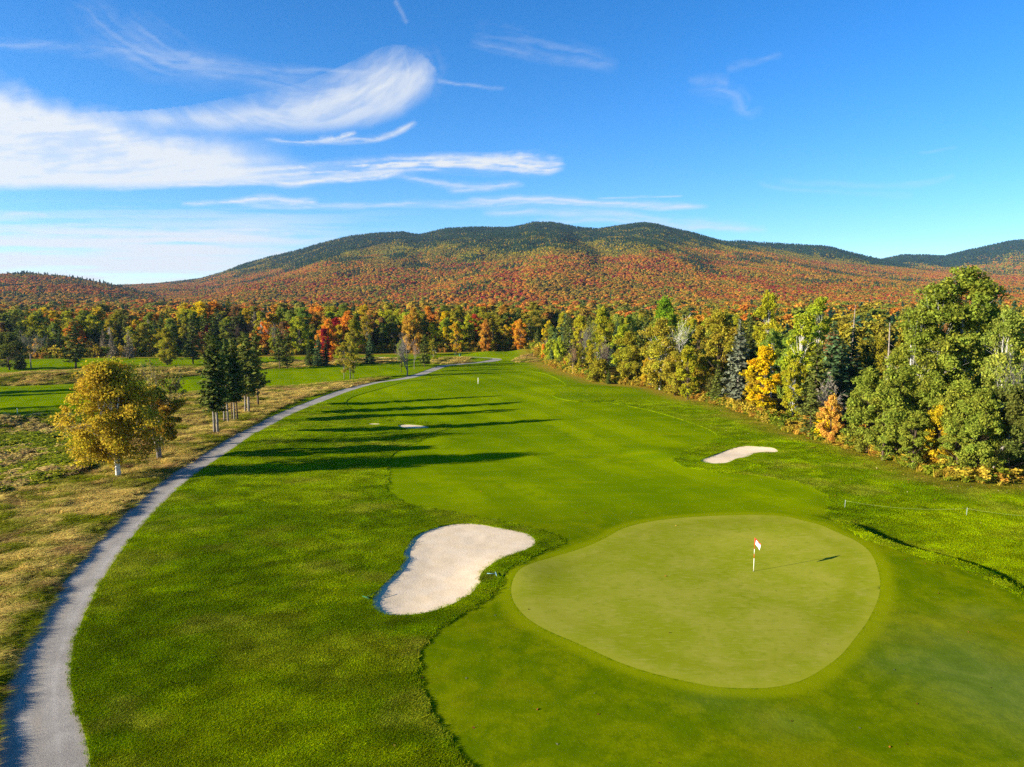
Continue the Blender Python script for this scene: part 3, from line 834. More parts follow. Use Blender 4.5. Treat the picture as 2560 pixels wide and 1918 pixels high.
H('spruce', 797, 916, 838, 'blue green', 'front blue green spruce next to the crimson maple', 'spruce_tree', wide=1.1)
H('spruce2', 816, 914, 850, 'deep green', 'narrow dark spruce under the crimson maple', 'spruce_tree')
H('oval2', 814, 912, 822, 'crimson', 'crimson maple rising behind the blue green spruces', 'maple_tree', wide=.9)
H('round', 822, 905, 800, 'orange', 'bright orange maple above the crimson one', 'maple_tree', wide=.8)
H('thin', 859, 947, 858, 'ochre', 'left of three spindly trees on the lawn by the path', group='spindly trees by the path', bark=GREY)
H('thin2', 876, 947, 842, 'ochre', 'middle of three spindly trees on the lawn, tallest', group='spindly trees by the path', bark=GREY, wide=.8)
H('thin', 884, 946, 870, 'yellow green', 'smallest yellowish of three spindly trees on the lawn', group='spindly trees by the path', bark=GREY, wide=.8)
H('tall', 888, 920, 800, 'olive', 'tall olive tree standing behind the three spindly trees', wide=1.1)
H('spruce2', 925, 911, 832, 'blue green', 'slim blue green spruce standing alone on the lawn', 'spruce_tree', wide=1.1)
H('bare', 1017, 940, 822, 'grey', 'bare grey tree with thick trunk at the path crest', bark=srgb(140, 130, 122, .7), wide=.85)
H('thin', 1003, 931, 852, 'green', 'sparse green tree with curved trunk left of the bare tree', bark=BROWN, wide=.8)
H('bare2', 1036, 923, 848, 'brown', 'twiggy brown tree behind the bare grey tree', bark=GREY, wide=.7)
H('spruce3', 1062, 918, 836, 'dark green', 'dark spruce right of the bare grey tree at the path crest', 'spruce_tree')
H('thin', 1083, 909, 848, 'olive', 'thin olive tree with slim trunk past the path crest', bark=GREY, wide=.8)

# right forest, front and landmark trees
AS = 'tall aspens at the right'
H('tall', 2338, None, 706, 'green', 'tall green aspen with white trunk, left of the tall pair', 'aspen_tree', 'tree', AS, Y=80, bark=WHITE, wide=1.05)
H('tall2', 2392, None, 678, 'green', 'tallest green aspen above the forest edge, right of the tall pair', 'aspen_tree', 'tree', AS, Y=81, bark=WHITE, wide=1.05)
H('tall', 2284, None, 772, 'green', 'lower pale green aspen leaning out left of the tall pair', 'aspen_tree', 'tree', AS, Y=80, bark=WHITE, wide=.9)
H('tall2', 2440, None, 752, 'green', 'green aspen filling the gap right of the tall pair', 'aspen_tree', 'tree', AS, Y=84, bark=WHITE, wide=.8)
H('tall', 2500, None, 774, 'pale green', 'pale aspen with forked white trunk near the right edge of the wood', 'aspen_tree', 'tree', AS, Y=70, bark=WHITE, wide=.8)
H('whitelimb', 2482, None, 850, 'pale green', 'bare white limbed aspen at the right end of the wood', 'aspen_tree', 'tree', AS, Y=66, bark=srgb(176, 168, 152, .6), wide=.85)
FG = 'broadleaved trees along the right forest edge'
R = lambda *a, **k: H(*a, group=FG, **k)
R('round', 2170, None, 925, 'green', 'green tree with olive tips right of the pink and gold maple', Y=78, wide=.9)
R('round2', 2250, None, 915, 'green', 'rounded green tree below the pale leaning aspen', Y=74, wide=.9)
R('round', 2330, None, 955, 'green', 'green tree directly under the tall aspen pair', Y=72, wide=.95)
R('oval', 2215, None, 960, 'green', 'green tree crowding the forest edge before the dead white snag', Y=74, wide=1.05)
R('round', 2350, None, 1012, 'gold', 'golden leaved tree glowing low under the aspens', Y=70, wide=.8)
R('round2', 2405, None, 955, 'green', 'broad green tree between the gold one and the white limbed aspen', Y=69, wide=.85)
R('round', 2455, None, 978, 'green', 'large green tree at the front corner of the forest', Y=66.5, wide=.85)
R('round2', 2530, None, 965, 'dark green', 'dark green tree shading the corner gap of the forest', Y=66, wide=.8)
R('oval', 2290, None, 1030, 'green', 'short green tree low on the forest edge', Y=70, wide=1.2)
R('oval2', 2400, None, 1045, 'green', 'short olive tipped tree nearest the corner of the forest edge', Y=67, wide=1.3)
R('round', 2080, None, 990, 'pink', 'small pink and gold maple at the forest edge', Y=84, wide=.75)
R('bush2', 2066, 1096, 1030, 'yellow', 'bright yellow shrub under the pink and gold maple', wide=1.0)
R('barebush', 2110, None, 935, 'grey', 'grey leafless shrub above the pink and gold maple', Y=88, bark=GREY, wide=1.2)
R('oval', 1908, 1040, 868, 'yellow', 'bright yellow maple standing out from the forest edge', wide=1.05)
R('oval2', 1995, None, 788, 'lime', 'tall lime green tree behind the dark front spruces', Y=108, bark=WHITE, wide=1.0)
R('oval', 1985, None, 900, 'yellow green', 'yellow green tree under the tall lime tree', Y=99, bark=WHITE, wide=.8)
R('tall', 1912, None, 732, 'yellow green', 'slender yellow green birch with white trunk above the yellow maple', Y=125, bark=WHITE, wide=.62)
R('tall2', 2047, None, 748, 'lime', 'flat topped lime green birch far behind the tall lime tree', Y=132, bark=WHITE, wide=.9)
R('oval', 1660, None, 748, 'bright green', 'vivid green maple towering over the middle of the wood', Y=152, wide=.85)
R('round', 1654, None, 800, 'ochre', 'ochre birch in front of the vivid green maple', Y=135, bark=WHITE, wide=1.0)
R('whitelimb', 1737, None, 780, 'pale green', 'white limbed half dead birch right of the vivid green maple', Y=132, bark=WHITE, wide=.8)
R('oval', 1795, None, 782, 'ochre', 'tall ochre tree right of the white limbed half dead birch', Y=128, wide=1.0)
R('round', 1571, 958, 832, 'olive', 'leafy olive green tree standing at the open forest edge', wide=.9)
R('bare2', 1514, 950, 836, 'grey', 'bare purplish grey tree beside the leafy olive tree', bark=srgb(140, 120, 112, .7), wide=.9)
R('bush', 1500, 955, 905, 'olive', 'olive bush at the foot of the bare purplish tree', wide=.9)
R('spruce', 1522, 960, 925, 'deep green', 'tiny dark spruce at the foot of the bare purplish tree', wide=1.3)
R('bare2', 1432, 936, 852, 'brown', 'bare pinkish brown birch at the tip of the forest edge', bark=srgb(158, 132, 112, .7), wide=.9)
R('oval2', 1472, 935, 850, 'yellow green', 'slim yellowing tree right of the bare pinkish birch', wide=.8)
R('thin', 1452, 935, 862, 'olive', 'thin olive tree right behind the bare pinkish birch', wide=.7)
R('tall', 1504, None, 770, 'yellow green', 'tall yellowing poplar behind the bare purplish tree', Y=170, wide=.8)
R('bare', 1455, None, 796, 'grey', 'tall grey leafless poplar behind the slim yellowing tree', Y=172, bark=GREY, wide=.8)
R('spruce', 1390, None, 820, 'blue green', 'dark spruce above the lime bushes at the wood end', Y=195, wide=1.3)
R('bush', 1376, 906, 858, 'lime', 'left of the tall lime bushes ending the wood', wide=.65)
R('bush2', 1396, 912, 856, 'lime', 'right of the tall lime bushes ending the wood', wide=.65)
R('bush', 1360, 902, 866, 'orange', 'narrow orange red shrub at the very end of the wood', wide=.45)
R('spruce', 1846, None, 800, 'grey green', 'pale grey green spruce left of the yellow maple', Y=116, bark=GREY, wide=1.0)
R('snag', 2217, None, 806, 'grey', 'tall dead white snag poking from the forest left of the aspens', Y=88, bark=srgb(170, 156, 140, .6), wide=.7)
R('snag', 2128, None, 762, 'grey', 'distant dead white snag among spruces', Y=140, bark=srgb(170, 156, 140, .6), wide=.7)
R('spruce', 2078, None, 806, 'blue green', 'broad blue green spruce right of the tall lime tree', Y=104, wide=1.1)
R('spruce3', 2040, None, 860, 'dark green', 'dark spruce under the broad blue green one', Y=96, wide=1.0)
R('spruce2', 2100, None, 848, 'blue green', 'narrow blue green spruce behind the grey leafless shrub', Y=98, wide=1.2)
R('spruce3', 2030, None, 965, 'dark green', 'low dark spruce left of the pink and gold maple', Y=88, wide=1.1)
R('spruce', 1795, None, 910, 'dark green', 'dark spruce at the forest edge below the tall ochre tree', Y=118, wide=1.1)
R('spruce2', 2128, None, 822, 'blue green', 'pointed dark spruce behind the grey leafless shrub', Y=112, wide=1.3)
R('oval', 1720, None, 868, 'yellow green', 'yellow green tree at the edge below the white limbed birch', Y=123, wide=1.0)
R('round2', 1690, None, 880, 'ochre', 'ochre bushy tree below the ochre birch', Y=128, wide=.9)

# ------------------------------------------------------------------ generated wood edge, belt and forest
ORD = ['first', 'second', 'third', 'fourth', 'fifth', 'sixth', 'seventh', 'eighth', 'ninth', 'tenth', 'eleventh', 'twelfth', 'thirteenth', 'fourteenth', 'fifteenth', 'sixteenth', 'seventeenth', 'eighteenth', 'nineteenth'] 
TENS = ['twentieth', 'thirtieth', 'fortieth', 'fiftieth', 'sixtieth']
def ordinal(i):
    if i < 19: return ORD[i]
    t, u = divmod(i + 1, 10)
    return TENS[t - 2] if u == 0 else ['twenty', 'thirty', 'forty', 'fifty', 'sixty'][t - 2] + '-' + ORD[u - 1]

pending = []
CONIF = {'spruce', 'spruce2', 'spruce3', 'pine', 'pine2', 'greyspruce'}
def pick(mix):
    ks = list(mix); return random.choices(ks, [mix[k] for k in ks])[0]
DEC = ['round', 'round2', 'oval', 'oval2', 'thin2', 'tall', 'tall2']
def spec(zone):
    if zone == 'right':
        colour = pick({'green': 5, 'yellow green': 6, 'ochre': 3, 'olive': 5, 'lime': 2.5, 'gold': 1.5, 'dark green': 6, 'blue green': 3, 'deep green': 2, 'pale green': 2, 'brown': 1, 'grey': 2.2, 'orange': .3})
    elif zone == 'left':
        colour = pick({'yellow green': 4, 'gold': 3.0, 'orange': 1.2, 'olive': 4, 'green': 3, 'dark green': 5, 'deep green': 3, 'yellow': 1.6, 'grey': 1.0, 'pink': .4, 'brown': .6})
    else:
        colour = pick({'yellow green': 6, 'gold': 4, 'orange': 2.0, 'olive': 5, 'green': 3.5, 'dark green': 2.0, 'yellow': 2.5, 'amber': 2.5, 'red': .4, 'brown': 1, 'crimson': .4, 'lime': 1, 'ochre': 3})
    if colour in ('dark green', 'blue green', 'deep green'): kind = random.choice(['spruce', 'spruce2', 'spruce3', 'pine', 'spruce'])
    elif colour == 'grey': kind = random.choice(['bare', 'bare2', 'greyspruce'])
    else: kind = random.choice(DEC)
    return kind, colour

def free(x, y, d):
    for a, b in occupied:
        if (a - x) ** 2 + (b - y) ** 2 < d * d: return False
    return True
def in_view(x, y): return abs(x) < .745 * y + 6

def edge_dist(x, y): return float(forest_sd(np.array([x]), np.array([y]))[0])

# right forest: rows going inwards from the edge
cand = []
E2 = EDGE[1:]
seg = []
for i in range(len(E2) - 1):
    a, b = E2[i], E2[i + 1]; L = np.hypot(*(b - a)); n = max(1, int(L / 1.0))
    for k in range(n): seg.append((a + (b - a) * k / n, (b - a) / L))
for row, (inset, sp) in enumerate([(1.6, 3.4), (5.0, 4.6), (9.5, 5.0), (14.5, 5.4), (20, 6), (27, 6.5), (35, 7), (44, 7.5), (54, 8)]):
    for p, d in seg:
        nx, ny = d[1], -d[0]
        x = p[0] + nx * (inset + random.uniform(-1, 1)); y = p[1] + ny * (inset + random.uniform(-1, 1))
        if in_view(x, y) and edge_dist(x, y) > 1.0 and free(x, y, sp * .93) and (row == 0 or free(x, y, sp)):
            occupied.append((x, y)); cand.append((row, x, y))
individual = 0
forest_pts = []   # stuff: x,y,h,wide,kind,colour
for row, x, y in cand:
    kind, col = spec('right')
    if row == 0:
        if random.random() < .6:
            kind = random.choice(['bush', 'bush2']); h = random.uniform(2.2, 4.2); col = random.choice(['green', 'olive', 'ochre', 'yellow green', 'gold', 'dark green', 'amber'])
        else: h = random.uniform(5, 8.0)
    elif row == 1: h = random.uniform(7, 10)
    else: h = random.uniform(9, 13) + (1.5 if kind in CONIF else 0)
    near = y < 100 and x > 30
    if near: h = min(h, 9.5 if row < 4 else 12)
    if kind == 'barebush': h = 4
    sm = .72 if kind in ('round', 'round2') else .95
    if individual < 150 and row < 4:
        pending.append(('right', kind, col, x, y, h, sm)); individual += 1
    else: forest_pts.append((x, y, h, sm, kind, col))

# belt behind the lawns
def belt_line(sx):
    pts = [P(sx, 897 - 19 * max(0, min(1, sx / 1250)))]
    return pts[0]
for row, (dy, sp) in enumerate([(2, 4.2), (7, 4.4), (13, 4.8), (20, 5.4), (28, 6)]):
    sx = -20
    while sx < 1345:
        x, y = belt_line(sx); y += dy + random.uniform(-2, 2); x = x_at(sx, y)
        sx += sp * 1778 / y * random.uniform(.75, 1.2)
        if not free(x, y, 2.5): continue
        zone = 'left' if sx < 760 else 'mid'
        kind, col = spec(zone)
        base = 8.3 if zone == 'left' else 8.8
        h = base + row * 1.1 + random.uniform(-1.8, 2.2) + (1.5 if kind in CONIF and zone == 'left' else 0)
        if row == 0 and random.random() < .3: h *= .62
        if 480 < sx < 760: h += 2.0
        if zone == 'mid' and kind in ('tall', 'tall2', 'thin2') : h += 1.0
        if row < 2: pending.append((zone, kind, col, x, y, h, 1.05)); occupied.append((x, y))
        else: forest_pts.append((x, y, h, 1.1, kind, col)); occupied.append((x, y))
for sx, top, kind, col, w in [(643, 764, 'pine', 'dark green', 1.3), (762, 770, 'tall', 'green', 1.2), (728, 778, 'tall2', 'green', 1.1), (475, 778, 'oval', 'yellow green', 1.3), (545, 772, 'pine', 'dark green', 1.2), (872, 780, 'round', 'orange', .9), (768, 812, 'oval', 'yellow', .8), (930, 790, 'tall2', 'green', .9), (1035, 772, 'round', 'amber', .7), (1215, 800, 'round', 'amber', .7), (1140, 808, 'oval', 'gold', .9), (1120, 795, 'tall', 'green', .8), (1080, 812, 'oval', 'yellow', .8), (1300, 800, 'round', 'orange', .8), (1371, 804, 'round', 'yellow', .7), (690, 800, 'bare', 'grey', 1.0), (520, 815, 'round', 'red', .5), (245, 800, 'oval', 'gold', .9), (140, 806, 'oval', 'yellow green', 1.1), (370, 806, 'round', 'orange', .8)]:
    Y = 222 + random.uniform(0, 25)
    x = x_at(sx, Y); h = z_at(top, Y) - gz(x, Y)
    pending.append(('left' if sx < 760 else 'mid', kind, col, x, Y, h, w))

ZN = {'right': 'in the right forest', 'left': 'in the far left tree belt', 'mid': 'in the belt beyond the fairway'}
KN = {'round': 'round', 'round2': 'broad', 'oval': 'oval', 'oval2': 'slim', 'thin': 'sparse', 'thin2': 'sparse', 'tall': 'high crowned', 'tall2': 'high crowned', 'bush': 'low', 'bush2': 'low', 'spruce': 'pointed', 'spruce2': 'narrow', 'spruce3': 'open', 'pine': 'shaggy', 'greyspruce': 'dying', 'bare': 'leafless', 'bare2': 'twiggy', 'pine2': 'shaggy', 'barebush': 'bare'}
pending.sort(key=lambda p: p[3] / p[4])
groups = {}
for p in pending:
    typ = 'shrub' if p[1].startswith('bush') else ('conifer' if p[1] in CONIF else 'tree')
    groups.setdefault((p[0], KN[p[1]], p[2], typ), []).append(p)
for (zone, kn, col, typ), L in groups.items():
    for i, (z, kind, c_, x, y, h, w) in enumerate(L):
        nm = {'shrub': 'shrub', 'conifer': 'spruce_tree', 'tree': 'broadleaf_tree'}[typ]
        if kind in ('bare', 'bare2'): nm = 'bare_tree'
        lab = '%s %s %s %s' % (kn, col, typ, ZN[zone]) if len(L) == 1 else '%s %s %s %s, %s such from left' % (kn, col, typ, ZN[zone], ordinal(i))
        if len(L) == 1: lab = 'the only ' + lab
        bark = WHITE if kind in ('tall', 'tall2', 'oval2') and random.random() < .5 else (GREY if random.random() < .5 else BROWN)
        tree(kind, x, y, h, c_, lab, nm, 'shrub' if typ == 'shrub' else 'tree', {'right': 'trees of the right forest', 'left': 'trees of the far left belt', 'mid': 'trees of the belt beyond the fairway'}[z], w, bark, jit=.12)

#@@SCATTER
# ------------------------------------------------------------------ instanced masses (far woods, grass): one object each
def scatter(name, pts, rot, sc, tint, idx, protos, **props):
    """pts (n,3) rot (n,3) sc (n,3) tint (n,4) idx (n,)"""
    coll = bpy.data.collections.new(name + '_kinds')
    for i, (pm) in enumerate(protos):
        o = bpy.data.objects.new('%s_kind_%02d' % (name, i), pm); coll.objects.link(o)
    me = bpy.data.meshes.new(name); n = len(pts)
    me.vertices.add(n); me.vertices.foreach_set('co', np.ascontiguousarray(pts, np.float32).ravel())
    set_attr(me, 'rot', rot, typ='FLOAT_VECTOR'); set_attr(me, 'sc', sc, typ='FLOAT_VECTOR'); set_attr(me, 'tint', tint, typ='FLOAT_COLOR')
    a = me.attributes.new('kind_index', 'INT', 'POINT'); a.data.foreach_set('value', np.asarray(idx, np.int32))
    ob = link(name, me, **props)
    ng = bpy.data.node_groups.new(name + '_nodes', 'GeometryNodeTree')
    ng.interface.new_socket('Geometry', in_out='INPUT', socket_type='NodeSocketGeometry')
    ng.interface.new_socket('Geometry', in_out='OUTPUT', socket_type='NodeSocketGeometry')
    N = ng.nodes; Lk = ng.links
    gi = N.new('NodeGroupInput'); go = N.new('NodeGroupOutput')
    ci = N.new('GeometryNodeCollectionInfo'); ci.inputs['Collection'].default_value = coll
    ci.inputs['Separate Children'].default_value = True; ci.inputs['Reset Children'].default_value = True
    io = N.new('GeometryNodeInstanceOnPoints'); io.inputs['Pick Instance'].default_value = True
    def na(nm, t):
        q = N.new('GeometryNodeInputNamedAttribute'); q.data_type = t; q.inputs['Name'].default_value = nm; return q.outputs['Attribute']
    Lk.new(gi.outputs[0], io.inputs['Points']); Lk.new(ci.outputs[0], io.inputs['Instance'])
    Lk.new(na('kind_index', 'INT'), io.inputs['Instance Index'])
    er = N.new('FunctionNodeEulerToRotation'); Lk.new(na('rot', 'FLOAT_VECTOR'), er.inputs[0]); Lk.new(er.outputs[0], io.inputs['Rotation'])
    Lk.new(na('sc', 'FLOAT_VECTOR'), io.inputs['Scale'])
    Lk.new(io.outputs[0], go.inputs[0])
    md = ob.modifiers.new('scatter', 'NODES'); md.node_group = ng
    return ob

def with_mat(me, mat):
    m2 = me.copy(); m2.materials.clear(); m2.materials.append(mat); return m2

def blob(seed, rx, rz, n=2, lump=.35, cone=False):
    import bmesh
    bm = bmesh.new(); bmesh.ops.create_icosphere(bm, subdivisions=n, radius=1)
    V = np.array([v.co[:] for v in bm.verts]); Fc = np.array([[v.index for v in f.verts] for f in bm.faces]); bm.free()
    rg = np.random.default_rng(seed)
    d = 1 + lump * (rg.random(len(V)) - .5) * 2
    V = V * d[:, None]
    if cone:
        t = (V[:, 2] + 1) / 2
        k = (1 - t) ** .8 * 1.25 + .05
        V[:, 0] *= k; V[:, 1] *= k
    V = V * np.array([rx, rx, rz])
    me = fast_mesh('crown_mass', V, Fc, M_leafI)
    set_attr(me, 'v', rg.random(len(Fc)), 'FACE'); set_attr(me, 'w', rg.random(len(Fc)), 'FACE')
    return me

def tuft_crown(seed, rx, rz, n, ls, cone=False):
    """small ragged far crown made of leaf sprays over a lobed surface"""
    rg = np.random.default_rng(seed)
    d = unit(rg.normal(size=(n, 3))); d[:, 2] = np.where(d[:, 2] < -.45, -d[:, 2], d[:, 2])
    lob = unit(rg.normal(size=(7, 3))); k = (d @ lob.T).max(1)
    r = .62 + .42 * np.clip((k - .5) / .5, 0, 1) + rg.normal(0, .07, n)
    C = d * r[:, None]
    if cone:
        t = rg.random(n) ** 1.3; a = rg.random(n) * 2 * PI; q = (1 - t) ** .85 * (.75 + .4 * rg.random(n)) + .04
        C = np.stack([np.cos(a) * q, np.sin(a) * q, t * 2 - 1], 1); d = unit(np.stack([np.cos(a), np.sin(a), .6 + 0 * a], 1))
    N = unit(d + rg.normal(size=(n, 3)) * .45 + np.array([0, 0, .25]))
    C = C * np.array([rx, rx, rz])
    return leaf_mesh('crown_mass', C, N, ls * rg.uniform(.6, 1.3, n), rg.random(n), rg.random(n), M_leafI)

def mid_crown(seed, h, R, n, ls, con=False):
    t, cm = (conifer(seed, h, R, .3, n, .1, .25, .1, .85, .8, M_leafI, False, .6) if con else deciduous(seed, h, R, 1.0, 26, n, ls, .1, .55, .75, 0, .3, 1, .4, M_leafI))
    bpy.data.meshes.remove(t)
    return cm
far_protos = [mid_crown(201, 10, 3.4, 2400, .5), mid_crown(202, 10, 3.0, 2400, .5), mid_crown(203, 11, 2.7, 2200, .5), mid_crown(204, 12, 2.2, 100, .8, True), mid_crown(205, 13, 1.9, 110, .8, True),
              tuft_crown(1, 3.9, 3.3, 330, 1.25), tuft_crown(2, 4.3, 3.1, 340, 1.3), tuft_crown(3, 3.5, 3.8, 320, 1.2), tuft_crown(4, 2.3, 5.2, 260, 1.0, True), tuft_crown(5, 2.0, 5.8, 240, 1.0, True)]

palM = lambda *a: np.array([srgb(*q, k) for *q, k in a])
C_OR = palM((166, 102, 46, .68), (174, 110, 46, .7), (186, 116, 44, .7), (190, 124, 44, .7), (178, 124, 46, .7), (192, 138, 46, .7), (168, 130, 46, .68), (152, 126, 46, .66))
C_YG = palM((150, 142, 46, .62), (168, 152, 44, .62), (124, 132, 46, .6), (178, 148, 46, .62), (140, 130, 46, .6))
C_DG = palM((66, 96, 62, .66), (58, 88, 64, .66), (74, 100, 56, .66), (54, 84, 66, .62))  # lightened toward blue green, so some distance haze is in this colour

def tint_pick(n, wor, wyg, wdg, rg, X=None, Y=None):
    """weights arrays -> colours, is_conifer"""
    u = rg.random(n); s = wor + wyg + wdg; a = wor / s; b = (wor + wyg) / s
    if X is None: q = rg.random(n)
    else:
        q = np.clip((fbm(X / 55 + 9, Y / 80, 4, 88) - .5) * 2.2 + .5 + rg.normal(0, .16, n), 0, .999)
        u = np.clip(u * .7 + .3 * np.clip((fbm(X / 35, Y / 45 + 5, 3, 89) - .5) * 2.6 + .5, 0, 1), 0, 1)
    pk = lambda C: C[(q * len(C)).astype(int)]
    T = np.where((u < a)[:, None], pk(C_OR), np.where((u < b)[:, None], pk(C_YG), pk(C_DG)))
    T = T.copy(); T[:, :3] *= rg.uniform(.88, 1.12, (n, 1)) * np.where(u < b, 1.48, 1.35)[:, None]; T[:, 3] = 1
    return T, u >= b

# valley forest 235-800 m (beyond the individually built trees)
def valley():
    rg = np.random.default_rng(77)
    n = 42000
    Y = np.sqrt(rg.random(n) * (850 ** 2 - 95 ** 2) + 95 ** 2); X = rg.uniform(-.80, .80, n) * Y
    fs = forest_sd(X, Y)
    Yb = np.interp(X, FOREST_B[:-4, 0], FOREST_B[:-4, 1])
    rs = poly_sdf(X, Y, FOREST_R, 60)
    ok = (fs > 16) & ((Y > Yb + 34) | (rs > 45))
    keepd = rg.random(n) < np.interp(Y, [95, 250, 500, 850], [.55, .55, .7, .8]) * 1.0
    ok &= keepd
    X, Y = X[ok], Y[ok]
    # keep away from individual trees
    occ = np.array(occupied); g = {}
    for a, b in occ: g.setdefault((int(a // 6), int(b // 6)), []).append((a, b))
    keep = []
    for i, (x, y) in enumerate(zip(X, Y)):
        if y < 300:
            bad = False; cx, cy = int(x // 6), int(y // 6)
            for q in (-1, 0, 1):
                for r_ in (-1, 0, 1):
                    for a, b in g.get((cx + q, cy + r_), ()):
                        if (a - x) ** 2 + (b - y) ** 2 < 16: bad = True
            if bad: continue
        keep.append(i)
    X, Y = X[keep], Y[keep]; n = len(X)
    zn = fbm(X / 120, Y / 120, 3, 3)
    far = ss(300, 700, Y)
    T, con = tint_pick(n, .35 + .9 * far * zn + .25 * (X < 100), .9 - .2 * far, .16 + .9 * np.clip(zn - .5, 0, 1), rg)
    right = (X > 25) & (Y < 300)
    T2, con2 = tint_pick(n, .10 + 0 * X, .9 + 0 * X, .4 + 0 * X, rg)
    T[right] = T2[right]; con = np.where(right, con2, con)
    h = rg.uniform(8, 12.5, n) + np.where(con, 1.2, 0) - 1.0 * (Y > 350)
    h = np.where(rg.random(n) < .05, h * 1.22, h)
    idx = np.where(con, rg.integers(3, 5, n), rg.integers(0, 3, n))
    bl = (Y > 420) | ((Y > 330) & (rg.random(n) < .5)); idx = np.where(bl, idx + 5, idx)
    h0 = np.array([10, 10, 11, 12, 13, 9, 9, 9, 11, 12])[idx]
    s = h / h0
    P_ = np.stack([X, Y, hgt(X, Y) + np.where(bl, h - np.where(con, 5.5, 3.4) * s, 0)], 1)
    s = np.where(bl, s * .72, s); sc = np.stack([s * 1.15, s * 1.15, s], 1); rot = np.stack([0 * s, 0 * s, rg.random(n) * 6.28], 1)
    scatter('forest', P_, rot, sc, T, idx, far_protos, kind='stuff', label='autumn valley forest of mixed trees filling the land behind the lawns', category='forest')
    # rows right behind the individual trees: the detailed crowns
    fp = forest_pts
    kinds = sorted({f[4] for f in fp}); protos = []
    for k in kinds:
        cm = KINDS[k][1][1] or KINDS[k][1][0]
        protos.append(with_mat(cm, M_leafI))
    n = len(fp)
    P_ = np.array([(f[0], f[1], gz(f[0], f[1])) for f in fp]); s = np.array([f[2] / KINDS[f[4]][0] for f in fp]); w = np.array([f[3] for f in fp])
    T = np.array([PAL[f[5]] for f in fp]); T[:, :3] *= rg.uniform(.85, 1.15, (n, 1))
    scatter('forest_rows', P_, np.stack([0 * s, 0 * s, rg.random(n) * 6.28], 1), np.stack([s * w, s * w, s], 1), T, [kinds.index(f[4]) for f in fp], protos, kind='stuff', label='deeper rows of trees hidden behind the forest edges', category='forest')
valley()

#@@MOUNTAINS
def mat_mtn():
    m, nt = newmat('forest_floor'); t = NT(nt)
    pos = t.n('ShaderNodeNewGeometry').outputs['Position']
    n1 = t.noise(pos, .01, 4, .6); n2 = t.noise(pos, .12, 3, .7)
    col = t.mix(t.ramp(n1, .4, .6), srgb(112, 80, 44), srgb(80, 82, 42))
    col = t.mix(t.ramp(n2, .4, .6, 0, .6), col, srgb(110, 70, 36))
    t.surf(col, 1, None, 0); return m
M_mtn = mat_mtn()

def mountain(name, sky, Y0, YR, z0, prof, label, zones, spacing, seed, spur=.12, YB=1.12, umin=-.86, umax=.86, extra=None):
    sk = np.array([slope(a * 1.1573, b * 1.1573) for a, b in sky])
    nu = 420; ny = 190
    u = np.linspace(umin, umax, nu)
    s = np.interp(u, sk[:, 0], sk[:, 1])
    k = np.ones(3) / 3; s = np.convolve(np.pad(s, 1, mode='edge'), k, 'valid')
    def height(X, Y):
        U = X / Y; S = np.interp(U, u, s)
        zr = HC + S * YR - 3.5
        q = np.clip((Y - Y0) / (YR - Y0), 0, None)
        f = np.where(q <= 1, q ** prof, 1 - (q - 1) * 2.0)
        base = z0
        z = base + (zr - base) * f
        amp = spur * np.clip(zr - base, 15, 400)
        nz = (fbm(X / 210 + seed + .25 * np.sin(Y / 300), Y / 900, 4, seed) - .5) * 2.2
        z = z + amp * nz * np.clip(np.sin(PI * np.clip(q, 0, 1)), 0, 1) ** .8
        z = z + .05 * amp * (fbm(X / 40, Y / 40, 2, seed + 9) - .5)
        lim = HC + S * Y - 4.0       # nothing may rise over the skyline
        z = np.minimum(z, np.where(q < 1, lim + 1.5 * (1 - q) , z))
        if extra is not None: z = z + extra(X, Y)
        return z
    Yv = np.concatenate([np.linspace(Y0, YR, ny), np.linspace(YR, YR * YB, 12)[1:]])
    Xg, Yg = u[None, :] * Yv[:, None], np.repeat(Yv[:, None], nu, 1)
    Z = height(Xg, Yg)
    Z[-1] = -5
    V = np.stack([Xg.ravel(), Yg.ravel(), Z.ravel()], 1)
    i = np.arange(len(Yv) - 1)[:, None] * nu; j = np.arange(nu - 1)[None, :]
    a = (i + j).ravel(); Fc = np.stack([a, a + 1, a + nu + 1, a + nu], 1)
    me = fast_mesh(name, V, Fc, M_mtn, True)
    link(name, me, kind='structure', label=label, category='hill')
    # trees
    rg = np.random.default_rng(seed)
    area = (umax - umin) * (YR ** 2 - Y0 ** 2) / 2
    n = int(area / spacing ** 2)
    Y = np.sqrt(rg.random(n) * ((YR * 1.02) ** 2 - Y0 ** 2) + Y0 ** 2); U = rg.uniform(umin + .01, umax - .01, n); X = U * Y
    z = height(X, Y)
    # hidden-surface cull: slope must be near the running maximum along the view column
    mx = np.maximum.accumulate((Z - HC) / Yg, axis=0)
    iu = np.clip(((U - umin) / (umax - umin) * (nu - 1)).astype(int), 0, nu - 1); iy = np.clip(np.searchsorted(Yv, Y) - 1, 0, len(Yv) - 1)
    vis = (z + 9 - HC) / Y > mx[iy, iu]
    X, Y, z, U = X[vis], Y[vis], z[vis], U[vis]; n = len(X)
    T, con = zones(X, Y, z, U, (Y - Y0) / (YR - Y0), n, rg)
    s_ = rg.uniform(.75, 1.25, n) * (spacing / 7.0) ** .8 * .95
    idx = np.where(con, rg.integers(3, 5, n), rg.integers(0, 3, n))
    s_ = np.where(con, s_ * .95, s_)
    lift = np.where(con, 3.4, 1.1) * s_
    scatter(name + '_woods', np.stack([X, Y, z + lift], 1), np.stack([rg.normal(0, .08, n), rg.normal(0, .08, n), rg.random(n) * 6.28], 1), np.stack([s_, s_, s_], 1), T, idx, far_protos[5:], kind='stuff', label='woods covering the ' + label, category='forest')
    return n

